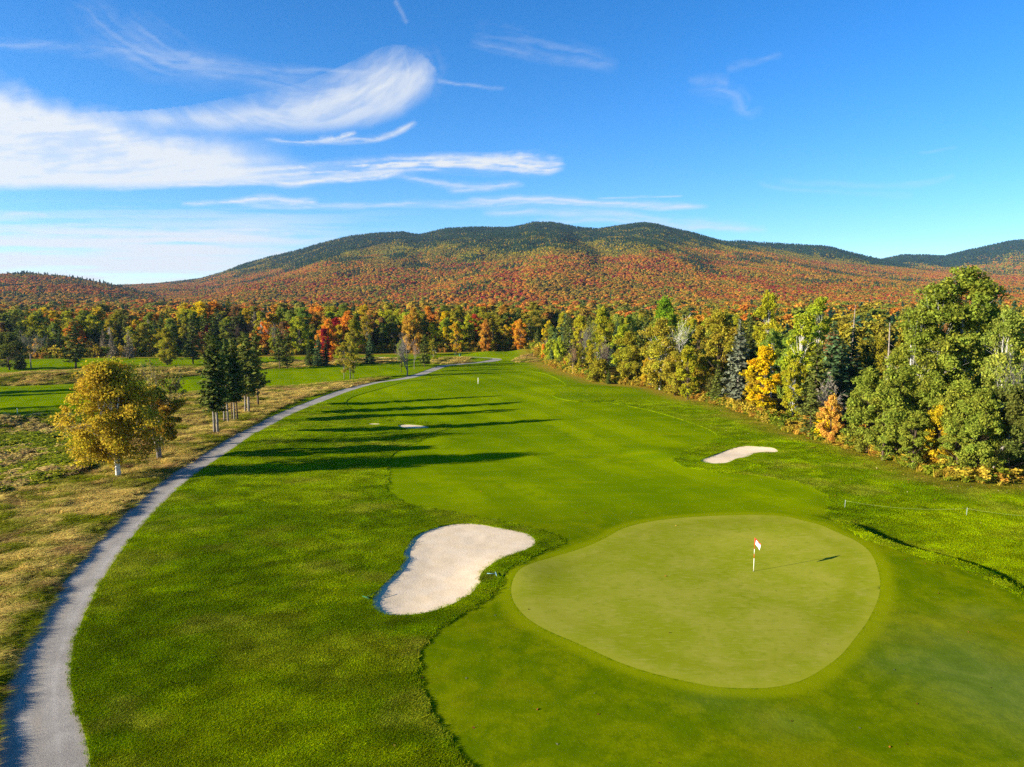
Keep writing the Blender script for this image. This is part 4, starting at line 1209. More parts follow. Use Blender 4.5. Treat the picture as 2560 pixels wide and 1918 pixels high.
def z_main(X, Y, z, U, q, n, rg):
    a = fbm(X / 260, Y / 420, 4, 21); b = fbm(X / 90, Y / 140, 3, 31)
    e = q + .55 * (a - .5) + .22 * (b - .5)
    e = e + .10 * np.clip(U, -.2, .8)*0
    zt = 92 + 45 * ss(0, 700, X); e = (z - zt) / 190 + .5 + .42 * (a - .5) + .2 * (b - .5)
    orange = 1 - ss(.44, .60, e)
    dark = ss(.56, .92, e + .9 * (b - .5) + .12 * ss(250, -200, X)) * 1.7 + .10
    dark = np.maximum(dark, ss(.60, .68, b) * .9)
    yg = 1.0 + .8 * ss(.40, .6, e) * (1 - ss(1.0, 1.2, e))
    T, con = tint_pick(n, +.06 + 1.8 * orange, yg * .9, dark * 1.4, rg, X, Y)
    redp = (fbm(X / 60, Y / 60, 3, 44) > .62) & (e < .5) & (rg.random(n) < .2)
    T[redp] = srgb(176, 66, 52, .8); con = con & ~redp
    return T, con
def z_back(X, Y, z, U, q, n, rg):
    b = fbm(X / 160, Y / 240, 3, 61)
    e = q + .5 * (b - .5)
    return tint_pick(n, .10 + 0 * X, .9 * (1 - ss(.70, .95, e)) + .1, .7 + 1.6 * ss(.5, .8, e), rg, X, Y)
def z_far(X, Y, z, U, q, n, rg):
    b = fbm(X / 220, Y / 240, 3, 71)
    e = q + .35 * (b - .5)
    return tint_pick(n, .75 * (1 - ss(.4, .8, e)) + .03, .8 * (1 - ss(.5, .9, e)) + .1, .5 + 1.8 * ss(.5, .8, e), rg, X, Y)
def z_left(X, Y, z, U, q, n, rg):
    b = fbm(X / 90, Y / 120, 3, 81)
    return tint_pick(n, 1.6 + 0 * X, .5 + 0 * X, .12 + .9 * ss(.9, 1, q) + .5 * ss(.6, .7, b), rg, X, Y)

SKY_MAIN = [(-600, 655), (-100, 650), (60, 640), (190, 622), (240, 616), (330, 612), (430, 603), (480, 588), (520, 572), (580, 555), (640, 541), (700, 523), (760, 509), (810, 503), (870, 500), (905, 507), (960, 493), (1030, 490), (1100, 491), (1125, 487), (1150, 479), (1200, 480), (1240, 489), (1290, 494), (1340, 486), (1390, 480), (1420, 484), (1450, 492), (1500, 503), (1530, 512), (1560, 520), (1640, 531), (1720, 545), (1800, 560), (1900, 572), (2000, 580), (2212, 592), (2600, 600), (3200, 610)]
n1 = mountain('mountain', SKY_MAIN, 760, 2500, 5.5, 1.12, 'long forested main mountain, orange below and dark green on its crest', z_main, 4.7, 5, .085)
n2 = mountain('back_ridge', [(-600, 660), (1200, 600), (1400, 560), (1560, 523), (1600, 520), (1640, 524), (1670, 525), (1700, 527), (1790, 533), (1850, 548), (1900, 560), (1960, 572), (2100, 590), (2400, 600), (3000, 600)], 1500, 3100, 30, 1.1, 'lower back ridge at the right shoulder of the main mountain', z_back, 7.0, 6, .14, umin=.1, umax=.62)
n3 = mountain('far_mountain', [(1500, 610), (1700, 600), (1840, 572), (1905, 560), (1950, 550), (2000, 551), (2040, 553), (2090, 541), (2130, 532), (2180, 521), (2212, 518), (2300, 512), (2500, 520), (3200, 540)], 1900, 3900, 40, 1.1, 'far hazy mountain at the right', z_far, 8.0, 7, .12, umin=.3, umax=.95)
n4 = mountain('left_hill', [(-900, 560), (-300, 575), (0, 591), (60, 589), (150, 597), (200, 606), (240, 614), (300, 628), (360, 642), (450, 655), (600, 660)], 700, 1350, 5.5, 1.1, 'low orange wooded hill at the left with shaded folds', z_left, 5.5, 8, .12, umin=-1.75, umax=-.36, extra=lambda X, Y: 165 * np.exp(-((X + 1180) / 150) ** 2 - ((Y - 900 - .25 * (X + 1180)) / 120) ** 2) + 60 * np.exp(-((X + 760) / 90) ** 2 - ((Y - 745) / 60) ** 2) * ss(-.70, -.78, X / Y))
print('mountain trees', n1, n2, n3, n4)

#@@GRASS
def blades(seed, n, size, h, wd, lean=(.0, .0), spread=.35, bend=.5, clump=0):
    """patch of single-triangle-pair blades"""
    rg = np.random.default_rng(seed)
    if clump:
        cc = rg.uniform(-size / 2, size / 2, (clump, 2)); p = cc[rg.integers(0, clump, n)] + rg.normal(0, size * .07, (n, 2))
    else: p = rg.uniform(-size / 2, size / 2, (n, 2))
    a = rg.random(n) * 2 * PI; hh = h * rg.uniform(.55, 1.25, n)
    d = np.stack([rg.normal(lean[0], spread, n), rg.normal(lean[1], spread, n)], 1)
    b0 = np.stack([p[:, 0], p[:, 1], np.full(n, -.03)], 1)
    mid = b0 + np.stack([d[:, 0] * hh * .45, d[:, 1] * hh * .45, hh * .62], 1)
    tip = b0 + np.stack([d[:, 0] * hh * 1.1, d[:, 1] * hh * 1.1, hh * (1 - bend * .25)], 1)
    s = np.stack([np.cos(a), np.sin(a), 0 * a], 1) * (wd * rg.uniform(.7, 1.3, n))[:, None] * .5
    V = np.stack([b0 - s, b0 + s, mid + s * .8, mid - s * .8, tip], 1).reshape(-1, 3)
    k = np.arange(n)[:, None] * 5
    q = np.vstack([k + np.array([0, 1, 2]), k + np.array([0, 2, 3]), k + np.array([3, 2, 4])])
    me = fast_mesh('grass_patch', V, q, M_grassI)
    v = rg.random(n); w = rg.random(n)
    set_attr(me, 'v', np.tile(v, 3), 'FACE'); set_attr(me, 'w', np.tile(w, 3), 'FACE')
    return me
M_grassI = leaf_material('grass_blades', 'INSTANCER', .35, .03, .35)

def tuft_field(name, n, sampler, protos, tintf, scf, label, seed):
    rg = np.random.default_rng(seed)
    X, Y = sampler(rg, n)
    Z = hgt(X, Y)
    m = len(X)
    s = scf(X, Y, rg)
    T = tintf(X, Y, rg)
    rz = rg.normal(0, .35, m) if name == 'tall_grass' else rg.random(m) * 6.28
    scatter(name, np.stack([X, Y, Z], 1), np.stack([0 * X, 0 * X, rz], 1), s, T, rg.integers(0, len(protos), m), protos, kind='stuff', label=label, category='grass')
    return m

def cone_sample(rg, n, y0, y1, x0=-.78, x1=.78, p=1.0):
    """density falls with distance"""
    Y = y0 * (y1 / y0) ** rg.random(n) ** p
    X = rg.uniform(x0, x1, n) * Y
    return X, Y

def samp_rough(rg, n):
    X, Y = cone_sample(rg, n, 21, 120, -.8, .8, 1.0)
    ok = (sd_fair(X, Y) < -.05) & (sd_path(X, Y) < -.22) & (sd_bunk(X, Y) < -.15) & (sd_green(X, Y) < -.1) & (fesc_mask(X, Y) < .1) & (poly_sdf(X, Y, MARSH, 10) < 0) & (forest_sd(X, Y) < 2)
    return X[ok], Y[ok]
def tint_rough(X, Y, rg):
    n = len(X); a = fbm(X / 9, Y / 9, 3, 1); b = fbm(X / 1.8, Y / 1.3, 3, 2); d = fbm(X / 5 + Y / 14, Y / 3, 3, 4)
    c1 = np.array(c(104, 128, 0, .95)); c2 = np.array(c(138, 156, 2, .98)); c3 = np.array(c(168, 166, 36, .8)); c4 = np.array(c(190, 168, 66, .8))
    t = ss(.35, .65, a * .5 + b * .5)[:, None]; T = c1 * (1 - t) + c2 * t
    t = (ss(.55, .75, d) * .35)[:, None]; T = T * (1 - t) + c3 * t
    t = (ss(.62, .74, fbm(X / 4, Y / 3, 4, 9)) * .22)[:, None]; T = T * (1 - t) + c4 * t
    le = ss(-5, -1, forest_sd(X, Y))[:, None] * .5; T = T * (1 - le) + np.array(c(156, 126, 48)) * le
    T[:, :3] *= rg.uniform(.85, 1.15, (n, 1)) * (.45 + 1.1 * fbm(X / .7 - Y / 3, Y / .45, 2, 12))[:, None] * (np.interp(np.hypot(X, Y), [28, 80], [.82, 1.15]) * (.72 + .56 * fbm((X + .5 * Y) / 3.2, (Y - .5 * X) / 1.1, 3, 17)))[:, None]; T[:, 3] = 1  # tint darkens towards the camera: grass self-shadow put into the colour
    return T
rough_pr = [blades(300 + i, 130, .62, .10, .018, (.35, .05), .5, .6) for i in range(4)]
def sc_rough(X, Y, rg):
    s = rg.uniform(.8, 1.25, len(X)); g = np.interp(np.hypot(X, Y), [25, 60, 130], [1, 1.4, 1.9])
    hz = s * np.interp(np.hypot(X, Y), [25, 60, 130], [.85, .6, .32]) * (.55 + 1.0 * fbm(X / 1.2, Y / .9, 3, 15)) * np.where(sd_bunk(X, Y) > -2.2, .55, 1)
    return np.stack([s * g, s * g, hz], 1)
nr = tuft_field('rough_grass', 120000, samp_rough, rough_pr, tint_rough, sc_rough, 'short mown rough grass around the fairway and bunkers', 31)

def samp_fesc(rg, n):
    X, Y = cone_sample(rg, n, 20, 235, -.9, .25, 1.0)
    ok = (fesc_mask(X, Y) > -.1) & (sd_path(X, Y) < -.35) & (sd_fair(X, Y) < -.3) & (sd_bunk(X, Y) < -.3)
    ok &= rg.random(n) < .35 + 1.3 * fbm(X / 2.6, Y / 1.6, 3, 19)
    return X[ok], Y[ok]
def tint_fesc(X, Y, rg):
    n = len(X); a = fbm(X / 5, Y / 4, 3, 21); b = fbm(X / 1.6 + 3, Y / 1.1, 3, 22)
    c1 = np.array(c(140, 146, 24, .8)); c2 = np.array(c(222, 194, 104, .85)); c3 = np.array(c(166, 122, 84, .8))
    t = ss(.34, .60, a * .55 + b * .45)[:, None]; T = c1 * (1 - t) + c2 * t
    t = (ss(.60, .72, fbm(X / 3, Y / 2, 3, 23)) * .6)[:, None]; T = T * (1 - t) + c3 * t
    T[:, :3] *= rg.uniform(.8, 1.2, (n, 1)); T[:, 3] = 1
    return T
fesc_pr = [blades(320 + i, 130, .9, .46, .022, (.75, -.35), .42, .9, 4) for i in range(5)]
def sc_fesc(X, Y, rg):
    s = rg.uniform(.7, 1.2, len(X)); r = np.hypot(X, Y); g = np.interp(r, [25, 60, 130, 230], [.9, 1.15, 1.9, 2.8])
    dp = sd_path(X, Y)
    near = np.where(dp > -.9, .55, 1)
    return np.stack([s * g, s * g, s * near * np.interp(r, [25, 230], [1, 1.25]) * (.4 + 1.1 * fbm(X / 2, Y / 1.4, 2, 25))], 1)
nf = tuft_field('tall_grass', 90000, samp_fesc, fesc_pr, tint_fesc, sc_fesc, 'long dry windswept tan grass between the cart path and the marsh', 32)

def samp_marsh(rg, n):
    X, Y = cone_sample(rg, n, 55, 118, -1.0, -.3, 1.0)
    ok = (poly_sdf(X, Y, MARSH, 10) > -.2)
    return X[ok], Y[ok]
def tint_marsh(X, Y, rg):
    n = len(X); a = fbm(X / 7, Y / 4, 3, 41)
    pal = np.array([c(140, 148, 34, .95), c(164, 160, 44, .95), c(122, 132, 30, .95), c(196, 172, 96, .95), c(176, 148, 90, .9)])
    w = np.stack([ss(.62, .45, a) + .1, .5 + 0 * a, ss(.6, .45, a) + .05, ss(.45, .6, a) + .05, ss(.5, .7, a) * .6 + .03], 1); w /= w.sum(1, keepdims=True)
    k = (rg.random(n)[:, None] > np.cumsum(w, 1)).sum(1).clip(0, 4)
    T = pal[k].copy(); T[:, :3] *= rg.uniform(.75, 1.2, (n, 1)); T[:, 3] = 1
    return T
def marsh_plant(seed):
    t, cm = deciduous(seed, 1.0, .55, .0, 12, 240, .13, .02, .5, .6, 0, .4, 1, .2, M_leafI); bpy.data.meshes.remove(t); return cm
marsh_pr = [marsh_plant(340 + i) for i in range(4)] + [blades(350, 100, 1.0, .8, .035, (.2, 0), .22, .5, 4), blades(351, 100, 1.0, .7, .035, (.3, 0), .3, .5, 4)]
def sc_marsh(X, Y, rg):
    s = rg.uniform(.6, 1.35, len(X)) * (.45 + 1.1 * fbm(X / 6, Y / 4, 3, 43)); return np.stack([s * 1.5, s * 1.5, s * .46], 1)
nm = tuft_field('marsh_plants', 16000, samp_marsh, marsh_pr, tint_marsh, sc_marsh, 'low green and brown marsh plants filling the hollow at the left', 33)

# undergrowth along the foot of the woods
def samp_under(rg, n):
    k = rg.integers(0, len(seg), n); P_ = np.array([s_[0] for s_ in seg]); D_ = np.array([s_[1] for s_ in seg])
    m1 = n // 2; dd = rg.uniform(-.3, 4.5, n)
    X = P_[k, 0] + D_[k, 1] * dd; Y = P_[k, 1] - D_[k, 0] * dd
    sxx = rg.uniform(-60, 1330, m1); Yb = np.interp(sxx, [-60, 1250], [207, 236]); 
    Yb = np.array([belt_line(float(q))[1] for q in np.linspace(-60, 1330, 60)]); Yb = np.interp(sxx, np.linspace(-60, 1330, 60), Yb)
    Y[:m1] = Yb + rg.uniform(-1, 7, m1); X[:m1] = (sxx - 1280) / F * (Y[:m1] + 2)
    ok = (sd_bunk(X, Y) < -1) & (np.abs(X) < .8 * Y)
    return X[ok], Y[ok]
def tint_under(X, Y, rg):
    n = len(X); pal = np.array([c(130, 140, 34, .95), c(170, 150, 46, .95), c(178, 134, 50, .95), c(104, 118, 34, .9), c(166, 140, 46, .95), c(190, 166, 56, .95)])
    T = pal[rg.integers(0, 6, n)].copy(); T[:, :3] *= rg.uniform(.75, 1.2, (n, 1)); T[:, 3] = 1; return T
nu_ = tuft_field('undergrowth', 5200, samp_under, marsh_pr, tint_under, lambda X, Y, rg: np.stack([rg.uniform(.7, 1.6, len(X)) * np.where(X < 8, 2.2, 1.4)] * 2 + [rg.uniform(.4, 1.5, len(X)) * np.where(X < 8, 2.1, 1.0)], 1), 'brush and seedlings along the foot of the woods', 34)

# fallen leaves scattered on the mown grass near the woods and the apron
def litter():
    rg = np.random.default_rng(9)
    X, Y = cone_sample(rg, 26000, 24, 130, -.3, .8, 1)
    f = forest_sd(X, Y)
    ok = (rg.random(len(X)) < np.exp(np.clip(f + 1.5, -30, 0) / 3.2) * .9 + .004) & (f < 1.5) & (sd_bunk(X, Y) < 0) & (X > -10)
    X, Y = X[ok], Y[ok]; n = len(X)
    Z = hgt(X, Y) + np.where(sd_fair(X, Y) > 0, -.04, .05)
    V = np.array([[-.5, 0, 0], [0, -.36, .1], [.5, 0, 0], [0, .36, .12]]) * .11
    me = fast_mesh('leaf', V, np.array([[0, 1, 2, 3]]), M_leafI); set_attr(me, 'v', [.5], 'FACE'); set_attr(me, 'w', [.6], 'FACE')
    pal = np.array([c(220, 180, 70), c(190, 120, 50), c(150, 90, 50), c(230, 210, 150)])
    T = pal[rg.integers(0, 4, n)]
    s = rg.uniform(.7, 1.4, n)
    scatter('fallen_leaves', np.stack([X, Y, Z], 1), np.stack([rg.normal(0, .3, n), rg.normal(0, .3, n), rg.random(n) * 6.28], 1), np.stack([s, s, s], 1), T, np.zeros(n), [me], kind='stuff', label='fallen autumn leaves lying on the grass beside the forest edge', category='leaves')
litter()
print('grass', nr, nf, nm, nu_)

#@@OBJECTS
M_white = flat_mat('white_paint', srgb(236, 232, 214, .9)); M_red = flat_mat('red_paint', srgb(214, 74, 24, .85)); M_dark = flat_mat('dark_plastic', srgb(34, 40, 40)); M_cupm = flat_mat('cup_shadow', srgb(30, 34, 14))
M_greenp = flat_mat('green_plastic', srgb(20, 92, 50)); M_metal = flat_mat('grey_metal', srgb(170, 178, 176), .5); M_rope = flat_mat('rope_fibre', srgb(170, 180, 96, .8)); M_wood = flat_mat('post_wood', srgb(150, 160, 130)); M_bluegrey = flat_mat('blue_grey_plastic', srgb(120, 160, 170))

def flagstick():
    x, y = P(1884, 1426); z = gz(x, y) - .06
    e = empty('flagstick', (x, y, z), 'red and white striped flagstick with white flag standing in the putting green hole', 'flagstick', None, 0)
    segs = [(0, .86, M_white), (.86, 1.14, M_red), (1.14, 1.46, M_white), (1.46, 2.2, M_red)]
    for i, (a, b, mt) in enumerate(segs):
        m = MB(); m.tube([(0, 0, a), (0, 0, b)], [.017, .017], 8); link('pole_section', m.mesh('pole_section', mt), e)
    m = MB(); m.tube([(0, 0, 2.2), (0, 0, 2.225)], [.022, .012], 8); link('finial', m.mesh('finial', M_red), e)
    # hanging flag: folded cloth, red hoist band, white field
    nu, nv = 14, 10; V = []; Fc = []
    for i in range(nu):
        q = i / (nu - 1)
        for j in range(nv):
            r = j / (nv - 1)
            xx = .02 + .36 * q * (1 - .15 * r)
            yy = .05 * math.sin(q * 9 + r * 2) * q + .02 * math.sin(r * 7)
            zz = 2.17 - .38 * r - .34 * q ** 1.25 * (1 - .1 * r) - .04 * q * r
            V.append((xx, yy, zz))
    for i in range(nu - 1):
        for j in range(nv - 1):
            a = i * nv + j; Fc.append((a, a + nv, a + nv + 1, a + 1))
    me = fast_mesh('flag', np.array(V), np.array(Fc), None, True)
    me.materials.append(flat_mat('flag_cloth', srgb(244, 240, 238, .95), .8, .2, .05)); me.materials.append(flat_mat('flag_red', srgb(206, 36, 44), .8, .2, .05)); me.materials.append(flat_mat('flag_maroon', srgb(110, 20, 50), .8, .2, .05))
    mi = []
    for i in range(nu - 1):
        for j in range(nv - 1):
            q = i / (nu - 2); r = j / (nv - 2)
            mi.append(1 if (q < .16 or r < .14 + .0 * q) else (2 if (.80 < q < .9 and .7 < r < .85) else 0))
    me.polygons.foreach_set('material_index', np.array(mi, np.int32))
    fl = link('flag', me, e); fl.rotation_euler = (0, 0, -.6)
    so = fl.modifiers.new('cloth', 'SOLIDIFY'); so.thickness = .003
    m = MB(); m.tube([(0, 0, .004), (0, 0, .012)], [.054, .054], 16); link('cup', m.mesh('cup', M_cupm), e)
flagstick()

def ropefence():
    a = P(2112, 1269); b = P(2416, 1289); c3 = P(2760, 1312)
    e = empty('rope_fence', (a[0], a[1], gz(*a)), 'thin rope strung on short stakes across the rough right of the putting green', 'fence', 'rope barrier', 0)
    o = Vector((a[0], a[1], gz(*a)))
    tops = []
    for p in (a, b, c3):
        g = Vector((p[0], p[1], gz(*p))) - o
        m = MB(); m.tube([g, g + Vector((.02, 0, .62))], [.015, .012], 6); m.tube([g + Vector((.02, 0, .615)), g + Vector((.02, 0, .64))], [.018, .018], 6)
        link('post', m.mesh('post', M_metal), e); tops.append(g + Vector((.02, 0, .58)))
    for p, q in zip(tops, tops[1:]):
        m = MB(); n = 16; pts = []
        for i in range(n + 1):
            t = i / n; v = p.lerp(q, t); v.z -= .42 * 4 * t * (1 - t) * .75
            pts.append(v)
        m.tube(pts, [.006] * (n + 1), 5); link('rope', m.mesh('rope', M_rope), e)
ropefence()

def rake(px, py, rz, label, mt, L=1.5):
    x, y = P(px, py)
    e = empty('bunker_rake', (x, y, gz(x, y) + .09), label, 'rake', 'rakes lying beside the large bunker', rz)
    m = MB(); m.tube([(0, 0, .0), (L, 0, .05)], [.018, .018], 6); link('handle', m.mesh('handle', mt), e)
    m = MB(); m.tube([(0, -.28, 0), (0, .28, 0)], [.022, .022], 6)
    for k in range(9): m.tube([(0, -.26 + k * .065, 0), (-.02, -.26 + k * .065, -.09)], [.008, .004], 4)
    link('head', m.mesh('head', mt), e)
rake(915, 1497, -2.2 + PI, 'green rake lying at the lower left lip of the large bunker', M_greenp, .9)
rake(1240, 1438, .15 + PI, 'pale blue grey rake lying on the grass right of the large bunker', M_bluegrey, .55)

def simple(name, px, py, builder, label, cat, group=None):
    x, y = P(px, py); e = empty(name, (x, y, gz(x, y) - .05), label, cat, group, 0); builder(e); return e
def b_marker(e):
    m = MB(); m.tube([(0, 0, 0), (0, 0, 1.15)], [.075, .07], 8); m.tube([(0, 0, 1.15), (0, 0, 1.3)], [.07, .03], 8); link('post', m.mesh('post', M_white), e)
    m = MB(); m.tube([(0, 0, .78), (0, 0, .9)], [.078, .078], 8); link('band', m.mesh('band', M_rope), e)
simple('yardage_post', 1195.5, 959.5, b_marker, 'white yardage post standing alone in the middle of the fairway', 'marker post')
def b_bin(e):
    m = MB(); m.tube([(0, 0, 0), (0, 0, 1.0)], [.28, .30], 12); link('barrel', m.mesh('barrel', M_greenp), e)
    m = MB(); m.tube([(0, 0, 1.0), (0, 0, 1.08), (0, 0, 1.2)], [.33, .33, .12], 12); link('lid', m.mesh('lid', M_dark), e)
simple('litter_bin', 1150, 893, b_bin, 'dark green litter bin beside the far tee', 'bin')
def b_washer(e):
    m = MB(); m.tube([(0, 0, 0), (0, 0, 1.0)], [.04, .04], 6); link('post', m.mesh('post', M_dark), e)
    m = MB(); m.tube([(0, 0, .75), (0, 0, 1.2)], [.13, .13], 8); link('housing', m.mesh('housing', M_greenp), e)
simple('ball_washer', 1137.5, 893, b_washer, 'slim dark ball washer on a post left of the litter bin', 'ball washer')
def b_sign(e):
    m = MB(); m.tube([(0, 0, 0), (0, 0, 1.0)], [.06, .06], 6); link('post', m.mesh('post', M_wood), e)
    me = MB(); x0, x1, z0, z1 = -.35, .35, .55, 1.5
    me.add([(x0, -.05, z0), (x1, -.05, z0), (x1, -.05, z1), (x0, -.05, z1), (x0, .03, z0), (x1, .03, z0), (x1, .03, z1), (x0, .03, z1)], [(0, 1, 2, 3), (5, 4, 7, 6), (4, 0, 3, 7), (1, 5, 6, 2), (3, 2, 6, 7), (4, 5, 1, 0)])
    link('board', me.mesh('board', M_white, False), e)
simple('tee_sign', 1088, 886, b_sign, 'small white board at the foot of the trees past the path crest', 'sign')
def b_stake(e):
    m = MB(); m.tube([(0, 0, 0), (0, 0, .9), (0, 0, .98)], [.05, .045, .01], 6); link('stake', m.mesh('stake', M_white), e)
simple('marker_stake', 44, 1036, b_stake, 'short pale stake at the near edge of the shaded left fairway', 'stake')

#@@SKY
# ------------------------------------------------------------------ high cirrus, modelled as a thin veil on a far shell
def clouds():
    nx, ny = 860, 430
    az = np.radians(np.linspace(-47, 47, nx)); el = np.radians(np.linspace(-1, 41, ny))
    A, E = np.meshgrid(az, el)
    dx = np.sin(A) * np.cos(E); dy = np.cos(A) * np.cos(E); dz = np.sin(E)
    # tangent chart used to lay out the streaks
    fw = dy * CP - dz * SP; up = dy * SP + dz * CP
    X = (1280 + F * dx / fw) / 1.1573; Y = (959 - F * up / fw) / 1.1573
    D = np.zeros_like(X)
    wx = 26 * (fbm(X / 160, Y / 70, 4, 101) - .5); wy = 20 * (fbm(X / 130, Y / 45, 4, 102) - .5)
    Xw, Yw = X + wx, Y + wy
    def stroke(pts, wu, wd, inten, streak=.5, sl=90, sw=5, ends=.12, seed=1, pu=1.4, pd=1.0, warp=1.0):
        nonlocal D
        p = chaikin(np.array([(a, b) for a, b in pts], float), 2, False)
        mx = max(np.max(wu) if np.ndim(wu) else wu, np.max(wd) if np.ndim(wd) else wd) * 1.2 + 20
        m = (X > p[:, 0].min() - mx) & (X < p[:, 0].max() + mx) & (Y > p[:, 1].min() - mx) & (Y < p[:, 1].max() + mx)
        if not m.any(): return
        xx = X[m] + wx[m] * warp; yy = Y[m] + wy[m] * warp
        d, s, t, _ = line_dist(xx, yy, p)
        t = t / (len(p) - 1)
        sd = d * s * (1)            # + = right of the drawing direction
        # orientation: drawing left->right, right side is down in the picture (Y grows down)
        L = np.sum(np.hypot(*np.diff(p, axis=0).T))
        WU = np.interp(t, np.linspace(0, 1, len(wu)), wu) if np.ndim(wu) else wu
        WD = np.interp(t, np.linspace(0, 1, len(wd)), wd) if np.ndim(wd) else wd
        WU = WU * 1.35; WD = WD * 1.35; pu += .35; pd += .35
        above = sd > 0
        q = np.where(above, d / WU, d / WD)
        prof = np.where(above, np.clip(1 - q, 0, 1) ** pu, np.clip(1 - q, 0, 1) ** pd)
        e = ss(0, ends, t) * ss(1, 1 - ends, t)
        nz = fbm(t * L / sl + seed * 7, d * s / sw, 4, seed) * .6 + fbm(xx / (sl * .35), yy / (sw * 1.6), 4, seed + 50) * .4
        dens = prof * e * (1 - streak + streak * 2.2 * ss(.3, .72, nz)) * inten
        D[m] = D[m] + dens * (1 - np.clip(D[m], 0, 1))
    # big body at the left
    top = np.interp(X + wx * 1.2, [-400, 0, 60, 150, 250, 330, 450, 600, 720, 900], [150, 172, 182, 214, 232, 256, 274, 300, 338, 372])
    bot = np.interp(X, [-400, 0, 300, 450, 600, 700, 900], [416, 412, 409, 404, 398, 388, 374])
    nzb = fbm(X / 260 + .4, Y / 26, 5, 111); fine = fbm(X / 60, Y / 9 + X / 130, 4, 112); cl = fbm(X / 34, Y / 30, 4, 113)
    edge_t = ss(-14, 84, Y + wy * 1.5 - top + 30 * (cl - .5)); edge_b = ss(6, -24, Y + wy * .5 - bot)
    fade = ss(800, 420, X + wx)
    body = edge_t * edge_b * fade * (.66 + .5 * ss(.25, .62, nzb * .6 + fine * .4)) * (.97 + .06 * ss(.3, .6, cl))
    D = np.clip(body, 0, .97)
    hole = np.exp(-((X - 640) / 120) ** 2 - ((Y - 322) / 20) ** 2) * .75
    D = D * (1 - hole)
    # comma shaped plume: crisp underside, fibres fanning up and curling back at its tip
    CO = chaikin(np.array([(60, 262), (250, 270), (400, 284), (560, 292), (700, 289), (800, 275), (872, 252), (918, 222), (944, 190), (950, 164), (938, 138), (908, 112), (872, 92), (838, 96), (800, 112), (740, 140), (680, 168), (600, 192), (480, 216), (340, 238), (120, 244)], float), 2)
    BOT = np.array([(0, 262), (250, 270), (400, 284), (560, 292), (700, 289), (800, 275), (872, 252), (918, 222), (944, 190), (952, 164)], float)
    m = (X > 0) & (X < 1010) & (Y > 40) & (Y < 330)
    xx = X[m] + wx[m] * .5; yy = Y[m] + wy[m] * .4
    sdc = poly_sdf(xx, yy, chaikin(CO, 1), 200.0); db = line_dist(xx, yy, BOT)[0]
    cx, cy = 660., -30.
    rad = np.hypot(xx - cx, (yy - cy)); th = np.arctan2(yy - cy, xx - cx)
    fib = fbm(rad / 20 + 2 * fbm(xx / 120, yy / 80, 2, 7), th * 3.2, 5, 201) * .55 + fbm(rad / 8, th * 6, 4, 202) * .25 + fbm(xx / 50, yy / 26, 4, 203) * .2
    lower = ss(-8, 26 + 26 * ss(800, 950, xx), np.where(sdc > 0, db, -db))
    body_ = ss(-26, 116, sdc + 40 * (fib - .5) + np.clip(60 - db, 0, 60) * .75)
    w_ = lower * body_ * (.70 + .34 * ss(.28, .62, fib)) * ss(40, 260, xx)
    w_ = np.clip(w_ * 1.05, 0, .97)
    D[m] = D[m] + w_ * (1 - np.clip(D[m], 0, 1))
    for i, (x0, y0, x1, y1, x2, y2) in enumerate([(700, 262, 740, 200, 752, 138), (760, 258, 800, 190, 800, 112), (820, 240, 850, 175, 838, 118), (860, 225, 895, 160, 872, 88), (640, 268, 680, 215, 690, 160), (560, 268, 610, 225, 620, 178), (900, 205, 925, 150, 900, 100)]):
        stroke([(x0, y0), ((x0 + x1) / 2 + 6, (y0 + y1) / 2), (x1, y1), (x2, y2)], 34, 44, .15, .8, 60, 7, .45, 10 + i, 1.1, 1.1, 1.6)
    # middle bands
    stroke([(430, 392), (600, 366), (760, 357), (900, 352), (1020, 352), (1110, 354), (1180, 362), (1222, 358)], [6, 12, 16, 17, 18, 20, 18, 6], [12, 20, 24, 22, 24, 24, 18, 6], .8, .75, 110, 5, .2, 20, 1.1, 1.1, .6)
    stroke([(900, 350), (1000, 344), (1080, 342), (1150, 342), (1215, 352)], 12, 14, .5, .8, 40, 4, .2, 22, 1.1, 1.1, 1.3)
    stroke([(200, 404), (450, 399), (640, 394), (760, 384), (880, 368)], 16, 9, .75, .5, 120, 4, .12, 23)
    stroke([(560, 300), (680, 304), (800, 300), (860, 286), (900, 262)], 7, 8, .4, .7, 80, 4, .2, 24)
    stroke([(780, 306), (830, 298), (870, 280), (890, 268)], 6, 7, .34, .6, 50, 4, .35, 25)
    stroke([(690, 300), (730, 298), (770, 288)], 9, 9, .45, .8, 20, 4, .3, 26)
    stroke([(820, 372), (960, 400), (1060, 404), (1125, 396)], 9, 10, .3, .7, 90, 4, .3, 27)
    stroke([(960, 412), (1080, 406), (1130, 398)], 5, 8, .3, .6, 60, 4, .2, 28)
    stroke([(380, 440), (520, 438), (600, 432), (690, 434)], [5, 8, 14, 8], [6, 8, 8, 6], .62, .6, 70, 4, .15, 29)
    stroke([(420, 462), (520, 466), (600, 464), (640, 462)], 4, 4, .3, .6, 60, 3, .2, 30)
    stroke([(500, 448), (800, 436), (1100, 440), (1300, 446), (1530, 450)], [5, 6, 9, 8, 4], [6, 8, 8, 8, 5], .42, .7, 160, 4, .12, 31)
    stroke([(1000, 430), (1200, 434), (1360, 440), (1540, 451)], [6, 9, 11, 5], [6, 8, 6, 4], .55, .5, 150, 4, .15, 32)
    stroke([(1040, 458), (1250, 462), (1420, 472), (1620, 496)], 14, 10, .36, .6, 140, 5, .15, 33)
    stroke([(1150, 484), (1350, 478), (1500, 488), (1660, 500)], 12, 8, .28, .6, 140, 5, .15, 34)
    stroke([(1290, 424), (1400, 425), (1480, 426)], 3, 3, .3, .5, 80, 3, .2, 35)
